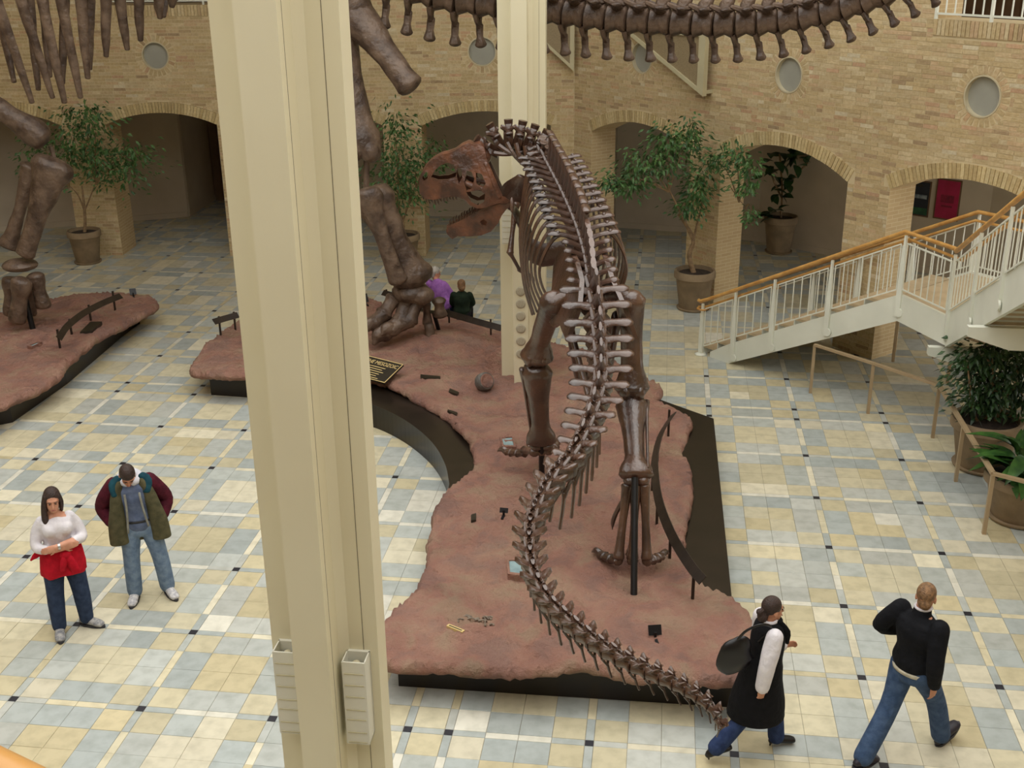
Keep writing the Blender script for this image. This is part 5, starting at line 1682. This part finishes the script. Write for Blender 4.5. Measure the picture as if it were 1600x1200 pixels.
def shoe(parent, ank, yaw, mat, sole, s=1.0, pitch=0, name='shoe', heel=0):
    m = Matrix.Translation(V(ank)) @ Matrix.Rotation(yaw, 4, 'Z') @ Matrix.Rotation(pitch, 4, 'X') @ Matrix.Scale(s, 4)
    o = part(name, MB().tube([(0, .075, -.045), (0, .05, -.035), (0, 0, -.03), (0, -.07, -.04), (0, -.13, -.05), (0, -.165, -.056)], [(.03, .03), (.042, .04), (.05, .044), (.04, .05), (.034, .052), (.026, .044)], 14, 3, ref=(0, 0, 1), rnd=.8).tf(m), mat, parent, True)
    if not heel:
        part('shoe_sole', MB().prism([(.05 * cos(a) * (1.06 if sin(a) < 0 else .9), -.005 + (.11 * sin(a) if sin(a) > 0 else .2 * sin(a))) for a in [i * pi / 10 for i in range(20)]], -.092, -.068).tf(m), sole, o, False)
        part('shoe_laces', MB().tube([(-.024, -.05, -.006), (.024, -.06, -.008)], .005, 6).tube([(-.024, -.085, -.016), (.024, -.095, -.018)], .005, 6).tube([(.024, -.05, -.006), (-.024, -.095, -.016)], .004, 6).tf(m), sole, o, True, kind='stuff')
    else:
        part('shoe_heel', MB().tube([(0, .07, -.05), (0, .08, -.10)], [.016, .007], 8).tf(m), sole, o, False)
    return o
def skinbody(parent, mb, mat, vox=.008):
    return part('body', mb, mat, parent, True, rem=vox)
def torso(mb, pel, che, nek, w=1.0, d=1.0, ext=0.0):
    "elliptical torso from the seat to the base of the neck"
    pel, che, nek = V(pel), V(che), V(nek)
    pts = [pel + V((0, 0, -.1)), pel, pel.lerp(che, .45), che, che.lerp(nek, .55), che.lerp(nek, .85), nek]
    rad = [(.12, .10), (.165, .125), (.138, .105), (.165, .12), (.165, .10), (.09, .07), (.055, .055)]
    return mb.tube(pts, [(a * w + ext, b_ * d + ext) for a, b_ in rad], 18, 4, ref=(1, 0, 0), rnd=.5)

# ---------- woman with folded arms
JEANS = fabric('dark_jeans', (52, 66, 92), (40, 52, 76)); JEANSL = fabric('faded_jeans', (122, 142, 164), (96, 116, 142)); JEANSM = fabric('blue_jeans', (72, 92, 122), (54, 74, 104))
WTOP = fabric('white_cotton', (224, 220, 224), (212, 208, 214)); RED = fabric('red_jacket_cloth', (196, 22, 44), (168, 16, 36))
SNK = fabric('grey_sneaker', (176, 174, 170), (120, 122, 128), 30); SOLE = pmat('shoe_sole_rubber', (46, 46, 52)); BLK = fabric('black_cloth', (18, 18, 22), (12, 12, 15)); BLKS = pmat('black_leather', (20, 18, 20), (14, 13, 15), 8, .35)
HAIRB = pmat('dark_brown_hair', (58, 38, 30), (42, 27, 22), 40, .5, bump=.5, bscale=90)
HAIRL = pmat('light_brown_hair', (146, 110, 74), (104, 76, 50), 40, .55, bump=.5, bscale=90)
HAIRW = pmat('grey_hair', (196, 192, 184), (170, 166, 158), 40, .6, bump=.5, bscale=90)

t = thing('person', 'woman in white top with folded arms and red jacket tied at the waist', 'person', onz(116, 982), radians(27))
mb = Body()
torso(mb, (0, 0, .93), (0, 0, 1.22), (0, .01, 1.41), .97, 1.06)
HM = head_m((0, -.03, 1.545), radians(-4), radians(8), radians(3))
mb.limb([(0, .01, 1.38), (0, -.01, 1.48)], [.055, .05]); add_head(mb, HM)
for g in (-1, 1):
    mb.limb([(g * .09, 0, .88), (g * .105, -.02, .50), (g * .11, 0, .1)], [.09, .06, .045])
# arms crossed: upper arms down, forearms across
R_el, R_wr = (-.225, -.06, 1.08), (.02, -.215, 1.085)
L_el, L_wr = (.225, -.06, 1.09), (-.05, -.225, 1.115)
mb.limb([(-.135, 0, 1.33), (-.195, .0, 1.22), R_el], [.05, .048, .043]); mb.limb([R_el, (-.12, -.17, 1.07), R_wr], [.043, .04, .03])
mb.limb([(.135, 0, 1.33), (.195, .0, 1.22), L_el], [.05, .048, .043]); mb.limb([L_el, (.12, -.18, 1.12), L_wr], [.043, .04, .03])
add_hand(mb, R_wr, (1, -.1, .15), (0, 1, 0), .95, .4, 1); add_hand(mb, L_wr, (-1, -.15, -.1), (0, 1, -.2), .95, .5, -1)
bd = skinbody(t, mb, SKIN)
face(t, HM)
mb = Body(); torso(mb, (0, 0, .99), (0, -.012, 1.24), (0, .02, 1.37), 1.0, 1.14, .012)
mb.limb([(-.135, 0, 1.33), (-.195, 0, 1.22), (-.225, -.06, 1.085), (-.15, -.15, 1.07)], [.056, .06, .056, .05])
mb.limb([(.135, 0, 1.33), (.195, 0, 1.22), (.225, -.06, 1.095), (.14, -.165, 1.115)], [.056, .06, .056, .05])
for g in (-1, 1): mb.ell((g * .075, -.105, 1.25), (.078, .07, .075), 14, 10)
part('top', mb, WTOP, t, True, rem=.011)
part('watch', MB().lathe([(.036, -.012), (.038, 0), (.036, .012)], 18).tf(Matrix.Translation((-.02, -.222, 1.115)) @ Matrix.Rotation(pi / 2, 4, 'Y')), pmat('watch_steel', (190, 190, 190), metal=.8, rough=.3), t)
mb = Body()
for g in (-1, 1):
    kx = (g * .125, -.03, .48)
    mb.limb([(g * .085, 0, .9), kx, (g * .14, 0 if g > 0 else -.03, .10)], [.125, .09, .075])
mb.tube([(0, 0, .82), (0, 0, .98)], [(.17, .13), (.17, .13)], 16, 2, ref=(1, 0, 0), rnd=.5)
part('jeans', mb, JEANS, t, True, rem=.012)
mb = MB()
n_ = 40
vs_, fs = [], []
for j, (z, rx, ry) in enumerate([(1.03, .18, .145), (1.0, .205, .165), (.92, .215, .18), (.82, .225, .19), (.74, .225, .195), (.72, .21, .18)]):
    for i in range(n_):
        a = 2 * pi * i / n_
        k = 1 + .05 * sin(a * 7 + j) * j / 5
        vs_.append((rx * k * cos(a), ry * k * sin(a), z + .02 * sin(a * 3) * (j / 5)))
for j in range(5):
    for i in range(n_): fs.append((j * n_ + i, (j + 1) * n_ + i, (j + 1) * n_ + (i + 1) % n_, j * n_ + (i + 1) % n_))
mb.add(vs_, fs)
rj = part('tied_jacket', mb, RED, t, True)
md = rj.modifiers.new('thick', 'SOLIDIFY'); md.thickness = .018
part('jacket_knot', MB().ell((.03, -.19, .99), (.06, .05, .05), 12, 8), RED, rj, True)
part('jacket_sleeve', MB().tube([(.03, -.19, .99), (.07, -.215, .9), (.10, -.215, .78)], [(.045, .03), (.055, .03), (.05, .028)], 10, 3, rnd=.6), RED, rj, True)
part('jacket_sleeve', MB().tube([(.02, -.19, .99), (0, -.215, .92), (-.02, -.212, .84)], [(.04, .03), (.055, .03), (.04, .028)], 10, 3, rnd=.6), RED, rj, True)
part('jacket_corner', MB().tube([(-.16, -.05, 1.02), (-.24, -.06, .99), (-.3, -.07, .95)], [(.03, .015), (.035, .015), (.01, .008)], 8, 3, rnd=.5), RED, rj, True)
mb = Body(); hair_cap(mb, HM)
mb.tube([HM @ V((0, .06, .06)), HM @ V((0, .09, -.05)), HM @ V((-.03, .085, -.17)), HM @ V((-.05, .075, -.27))], [(.07, .05), (.085, .05), (.085, .04), (.05, .025)], 14, 3, ref=(1, 0, 0), rnd=.6)
mb.tube([HM @ V((-.065, -.005, .07)), HM @ V((-.085, -.02, -.05)), HM @ V((-.085, -.06, -.18)), HM @ V((-.06, -.1, -.27))], [(.025, .04), (.03, .045), (.035, .04), (.015, .02)], 12, 3, rnd=.6)
mb.tube([HM @ V((.065, .0, .07)), HM @ V((.083, .01, -.03)), HM @ V((.078, .03, -.14))], [(.02, .04), (.025, .045), (.02, .03)], 12, 3, rnd=.6)
part('hair', mb, HAIRB, t, True, rem=.009)
shoe(t, (-.145, -.05, .095), radians(-6), SNK, SOLE, 1.02); shoe(t, (.145, 0.0, .095), radians(48), SNK, SOLE, 1.02)

# ---------- man in open jacket, head bowed
t = thing('person', 'man in open olive jacket with burgundy sleeves, head bowed, hands in pockets', 'person', onz(238, 930), radians(18))
mb = Body()
torso(mb, (-.03, 0, .95), (-.05, 0, 1.27), (-.06, -.03, 1.47), 1.1, 1.0)
HM = head_m((-.075, -.13, 1.565), radians(6), radians(42))
mb.limb([(-.06, -.02, 1.43), (-.07, -.08, 1.52)], [.062, .058]); add_head(mb, HM, 1.03)
for g in (-1, 1): mb.limb([(g * .1 - .03, 0, .9), (g * .15, -.02, .5), (g * .17, 0, .1)], [.095, .065, .05])
JA = {}
for g in (-1, 1):
    sh_, el, wr = (g * .19 - .055, 0, 1.42), (g * .33 - .05, .06, 1.14), (g * .25 - .04, -.06, .97)
    JA[g] = (sh_, el, wr)
    mb.limb([sh_, el], [.06, .045]); mb.limb([el, wr], [.043, .03])
    add_hand(mb, wr, (-g * .15, -.02, -1), (-g, 0, 0), .95, .3, g)
skinbody(t, mb, SKIN2); face(t, HM, 1.03)
mb = Body(); torso(mb, (-.03, 0, .96), (-.05, -.005, 1.27), (-.06, -.025, 1.45), 1.14, 1.1, .012)
part('shirt', mb, fabric('slate_blue_shirt', (104, 116, 142), (86, 98, 126)), t, True, rem=.012)
OLV = fabric('olive_jacket_cloth', (92, 88, 64), (74, 72, 52)); BUR = fabric('burgundy_cloth', (84, 26, 40), (64, 18, 30)); TEAL = fabric('teal_cloth', (30, 74, 86), (22, 58, 70))
mb = Body()
mb.tube([(-.03, .06, .76), (-.035, .055, .95), (-.045, .05, 1.2), (-.055, .04, 1.4), (-.06, .02, 1.46)], [(.27, .13), (.25, .13), (.235, .12), (.2, .1), (.11, .07)], 20, 4, ref=(1, 0, 0), rnd=.3)
for g in (-1, 1):
    mb.tube([(g * .22 - .03, -.1, .76), (g * .215 - .035, -.1, .95), (g * .185 - .045, -.1, 1.2), (g * .15 - .055, -.075, 1.38), (g * .11 - .06, -.04, 1.46)], [(.105, .06), (.1, .065), (.075, .055), (.06, .05), (.05, .045)], 14, 4, ref=(1, 0, 0), rnd=.3)
jk = part('jacket', mb, OLV, t, True, rem=.013)
for g in (-1, 1):
    a, e, w_ = JA[g]
    part('jacket_sleeve', MB().tube([(a[0] * .9, a[1], a[2]), ((a[0] + e[0]) / 2 + g * .01, (a[1] + e[1]) / 2, (a[2] + e[2]) / 2), e, (w_[0] + g * .02, w_[1] + .015, w_[2] + .04)], [.092, .088, .08, .066], 16, 4, rnd=.8), BUR, jk, True)
    part('jacket_yoke', MB().tube([(a[0] * .62 - .02, -.02, 1.475), (a[0] * .85 - .01, -.045, 1.43), (a[0] * .8 - .02, -.10, 1.34)], [(.06, .05), (.075, .05), (.06, .035)], 12, 3, rnd=.8), TEAL, jk, True)
part('hood', MB().tube([(-.06 + .1 * cos(a), .0 + .095 * sin(a) + .01, 1.475 + .03 * sin(a)) for a in [radians(x) for x in range(-70, 251, 20)]], [(.035, .04)] * 17, 10, 1, rnd=1), fabric('hood_fleece', (214, 214, 218), (190, 192, 200)), t, True)
part('zip_edge', MB().tube([(-.13, -.165, 1.36), (-.13, -.175, 1.15), (-.15, -.165, .9)], .012, 8, 3).tube([(.02, -.165, 1.36), (.04, -.175, 1.15), (.07, -.165, .95)], .012, 8, 3), fabric('lining_grey', (150, 150, 140)), jk, True, kind='stuff')
mb = Body()
for g in (-1, 1): mb.limb([(g * .095 - .03, 0, .92), (g * .15 - .01, -.025, .5), (g * .175, 0, .10)], [.125, .09, .085])
mb.tube([(-.03, 0, .84), (-.03, 0, 1.02)], [(.18, .13), (.175, .125)], 16, 2, ref=(1, 0, 0), rnd=.5)
part('jeans', mb, JEANSL, t, True, rem=.012)
part('belt', MB().tube([(-.03 + .192 * cos(a), .14 * sin(a), 1.0) for a in [i * 2 * pi / 24 for i in range(25)]], .014, 8, 1), BLKS, t, True)
mb = Body(); hair_cap(mb, HM, 1.04, .012, .02, (.08, .094, .088)); part('hair', mb, HAIRB, t, True, rem=.009)
WSN = fabric('white_sneaker', (216, 214, 212), (170, 170, 176), 30)
shoe(t, (-.18, -.02, .095), radians(-14), WSN, SOLE, 1.06); shoe(t, (.185, -.03, .095), radians(20), WSN, SOLE, 1.06)

# ---------- woman walking in a long black sleeveless coat
t = thing('person', 'woman walking right in long black sleeveless coat with white sleeves', 'person', onz(1180, 1176), radians(98))
mb = Body()
torso(mb, (0, 0, .96), (0, -.03, 1.26), (0, -.03, 1.43), 1.0, 1.0)
HM = head_m((0, -.055, 1.545), radians(12), radians(4))
mb.limb([(0, -.02, 1.38), (0, -.035, 1.48)], [.052, .05]); add_head(mb, HM, .98)
# legs: back leg (her right, nearer), front leg
legs = {-1: [(-.08, .0, .9), (-.07, .14, .52), (-.05, .40, .17)], 1: [(.08, 0, .9), (.08, -.17, .52), (.07, -.22, .13)]}
for g in (-1, 1): mb.limb(legs[g], [.09, .06, .045])
Ra = [(-.175, -.02, 1.38), (-.23, .05, 1.12), (-.23, .08, .90)]
La = [(.175, -.02, 1.38), (.22, -.05, 1.12), (.2, -.25, 1.02)]
for A in (Ra, La): mb.limb(A, [.052, .043, .03])
add_hand(mb, Ra[2], (0, .05, -1), (1, 0, 0), .92, .6, -1); add_hand(mb, La[2], (0, -1, .1), (-1, 0, 0), .92, .6, 1)
skinbody(t, mb, SKIN2); face(t, HM, .98)
mb = Body()
for A in (Ra, La): mb.limb([A[0], (V(A[0]).lerp(V(A[1]), .5)) , A[1], V(A[1]).lerp(V(A[2]), .95)], [.078, .082, .075, .066])
torso(mb, (0, 0, 1.02), (0, -.03, 1.26), (0, -.03, 1.42), 1.0, 1.02, .01)
part('blouse', mb, WTOP, t, True, rem=.011)
part('blouse_collar', MB().tube([(.065 * cos(a), -.03 + .065 * sin(a), 1.445) for a in [i * 2 * pi / 16 for i in range(17)]], [(.022, .014)] * 17, 8, 1), WTOP, t, True)
mb = Body()
mb.tube([(0, .03, .45), (0, .025, .56), (0, .0, .95), (0, -.02, 1.1), (0, -.03, 1.26), (0, -.03, 1.38), (0, -.03, 1.44)], [(.235, .27), (.23, .26), (.2, .18), (.175, .15), (.185, .15), (.165, .125), (.09, .085)], 26, 4, ref=(1, 0, 0), rnd=.15)
part('coat', mb, BLK, t, True, rem=.014)
part('coat_lapel', MB().tube([(.05, -.09, 1.46), (.08, -.16, 1.36), (.06, -.19, 1.22)], [(.03, .012), (.04, .012), (.015, .01)], 8, 3).join(MB().tube([(-.05, -.09, 1.46), (-.08, -.16, 1.36), (-.06, -.19, 1.22)], [(.03, .012), (.04, .012), (.015, .01)], 8, 3)), BLK, t, True, kind='stuff')
mb = Body()
for g in (-1, 1): mb.limb([legs[g][0], legs[g][1], V(legs[g][2]) + V((0, 0, -.02))], [.1, .072, .08])
part('jeans', mb, fabric('indigo_jeans', (50, 66, 104), (38, 52, 88)), t, True, rem=.012)
mb = Body(); hair_cap(mb, HM, 1.0, .022, .018, (.082, .094, .092))
mb.ell(HM @ V((0, .1, -.05)), (.05, .05, .06), 12, 8); mb.ell(HM @ V((0, .135, .0)), (.034, .034, .034), 12, 8)
part('hair', mb, HAIRB, t, True, rem=.009)
shoe(t, (-.05, .43, .135), radians(0), BLKS, BLKS, .92, radians(-22), heel=1); shoe(t, (.07, -.24, .1), 0, BLKS, BLKS, .92, 0, heel=1)
t.scale = (.965, .965, .965)
# her bag: held, so a thing of its own
bagm = t.matrix_basis
bl = thing('shoulder_bag', 'black leather shoulder bag hanging behind the walking woman', 'bag', t.location + Matrix.Rotation(radians(98), 3, 'Z') @ V((-.1, .26, 0)) + V((0, 0, .98)), radians(98))
part('bag_body', MB().tube([(0, .0, .02), (0, .03, .1), (0, .02, .2), (0, -.03, .28), (0, -.06, .32)], [(.12, .04), (.17, .06), (.15, .055), (.09, .035), (.04, .02)], 18, 4, ref=(0, 1, 0), rnd=.4), BLKS, bl, True)
part('bag_strap', MB().tube([(0, .06, .24), (-.03, -.02, .4), (-.05, -.15, .475), (-.03, -.26, .42), (0, -.16, .27)], [(.012, .006)] * 5, 8, 4), BLKS, bl, True)

# ---------- man walking away
t = thing('person', 'man walking away in black sweater and blue jeans', 'person', onz(1408, 1180), radians(122))
mb = Body()
torso(mb, (0, 0, .97), (0, .0, 1.30), (0, -.02, 1.49), 1.08, 1.02)
HM = head_m((0, -.04, 1.625), radians(28), radians(6))
mb.limb([(0, -.0, 1.44), (0, -.03, 1.55)], [.062, .06]); add_head(mb, HM, 1.04)
legs = {-1: [(-.095, 0, .93), (-.1, -.24, .55), (-.09, -.40, .14)], 1: [(.095, 0, .93), (.1, .12, .52), (.09, .40, .12)]}
for g in (-1, 1): mb.limb(legs[g], [.1, .065, .05])
Ra = [(-.2, 0, 1.43), (-.255, .07, 1.15), (-.24, .02, .90)]
La = [(.2, 0, 1.43), (.33, .08, 1.22), (.26, -.16, 1.12)]
for A in (Ra, La): mb.limb(A, [.06, .048, .032])
add_hand(mb, Ra[2], (.05, -.1, -1), (1, 0, 0), 1.05, .45, -1); add_hand(mb, La[2], (-.2, -1, 0), (-1, 0, 0), 1.05, .6, 1)
skinbody(t, mb, SKIN2); face(t, HM, 1.04)
mb = Body(); torso(mb, (0, 0, 1.02), (0, 0, 1.31), (0, -.015, 1.47), 1.12, 1.12, .022)
for A in (Ra, La): mb.limb([A[0], A[1], V(A[1]).lerp(V(A[2]), .93)], [.086, .074, .058])
mb.tube([(0, -.01, 1.47), (0, -.02, 1.53)], [(.082, .082), (.074, .074)], 16, 2)
part('sweater', mb, fabric('black_knit', (20, 21, 26), (14, 15, 19)), t, True, rem=.012)
part('shirt_hem', MB().tube([(0, 0, .925), (0, 0, .96)], [(.195, .152), (.196, .155)], 24, 2, ref=(1, 0, 0)), fabric('cream_shirt', (216, 208, 186)), t, True)
part('shirt_collar', MB().tube([(.066 * cos(a), -.02 + .066 * sin(a), 1.54) for a in [i * 2 * pi / 16 for i in range(17)]], .012, 8, 1), WTOP, t, True)
mb = Body()
for g in (-1, 1): mb.limb([legs[g][0], legs[g][1], V(legs[g][2]) + V((0, 0, -.02))], [.122, .088, .088])
mb.tube([(0, 0, .86), (0, 0, 1.0)], [(.175, .135), (.17, .13)], 16, 2, ref=(1, 0, 0), rnd=.5)
part('jeans', mb, JEANSM, t, True, rem=.012)
mb = Body(); hair_cap(mb, HM, 1.04, .016, .018, (.079, .094, .088)); mb.ell(HM @ V((0, .06, -.03)), (.066, .05, .06), 12, 8); part('hair', mb, HAIRL, t, True, rem=.009)
DKS = pmat('dark_shoe_leather', (38, 34, 46), (28, 25, 34), 8, .5)
shoe(t, (-.09, -.42, .125), 0, DKS, SOLE, 1.08, radians(-26)); shoe(t, (.09, .40, .10), radians(0), DKS, SOLE, 1.08, radians(8))

# ---------- two visitors seated on the back of the plinth
def seated(label, loc, rz_, s, top, trous, hairm, lean, yaw):
    t = thing('person', label, 'person', loc, rz_)
    mb = Body()
    lx, ly = lean
    pel, che, nek = (0, 0, .12 * s), (lx * .6, ly * .6, .40 * s), (lx, ly, .58 * s)
    torso(mb, pel, che, nek, s, s)
    HM = head_m((lx * 1.2, ly * 1.25 - .02, .70 * s), yaw, radians(10))
    mb.limb([nek, (lx * 1.15, ly * 1.15, .65 * s)], [.055 * s, .05 * s]); add_head(mb, HM, max(.9, s))
    for g in (-1, 1):
        mb.limb([(g * .09 * s, 0, .08 * s), (g * .12 * s, -.40 * s, .10 * s), (g * .12 * s, -.45 * s, -.27)], [.085 * s, .062 * s, .045 * s])
        A = [V((g * .17 * s, 0, .50 * s)) + V((lx * .9, ly * .9, 0)), V((g * .22 * s, -.1, .28 * s)) + V((lx * .5, ly * .5, 0)), V((g * .1 * s, -.3 * s, .2 * s))]
        mb.limb(A, [.052 * s, .043 * s, .03 * s]); add_hand(mb, A[2], (0, -1, -.3), (0, 0, -1), s, .4, g)
    skinbody(t, mb, SKIN); face(t, HM, max(.9, s))
    mb = Body(); torso(mb, (0, 0, .16 * s), che, nek, 1.08 * s, 1.1 * s, .012)
    for g in (-1, 1):
        A = [V((g * .17 * s, 0, .50 * s)) + V((lx * .9, ly * .9, 0)), V((g * .22 * s, -.1, .28 * s)) + V((lx * .5, ly * .5, 0)), V((g * .12 * s, -.27 * s, .21 * s))]
        mb.limb(A, [.078 * s, .068 * s, .055 * s])
    part('sweater', mb, top, t, True, rem=.012)
    mb = Body()
    for g in (-1, 1): mb.limb([(g * .09 * s, 0, .09 * s), (g * .12 * s, -.40 * s, .11 * s), (g * .12 * s, -.45 * s, -.22)], [.105 * s, .08 * s, .068 * s])
    part('trousers', mb, trous, t, True, rem=.012)
    mb = Body(); hair_cap(mb, HM, max(.9, s) * 1.03, .02, .018, (.082, .094, .09)); mb.ell(HM @ V((0, .06, -.03)), (.066, .05, .06), 12, 8); part('hair', mb, hairm, t, True, rem=.009)
    for g in (-1, 1): shoe(t, (g * .12 * s, -.46 * s, -.275), 0, BLKS, SOLE, s)
    return t
pb = onz(722, 498, .37)
seated('child in a dark green top seated with back turned on the podium edge', V((pb.x, pb.y + .12, .37)), radians(176), .84, fabric('dark_green_cloth', (36, 50, 36), (26, 38, 28)), fabric('dark_trousers', (34, 34, 40)), HAIRL, (0.0, .03), radians(10))
pb = onz(694, 492, .37)
seated('white-haired visitor in a purple top seated beside the green-clad child', V((pb.x, pb.y + .16, .37)), radians(150), .98, fabric('purple_fleece', (164, 112, 184), (140, 90, 162)), fabric('navy_trousers', (38, 42, 70)), HAIRW, (.2, -.06), radians(-30))
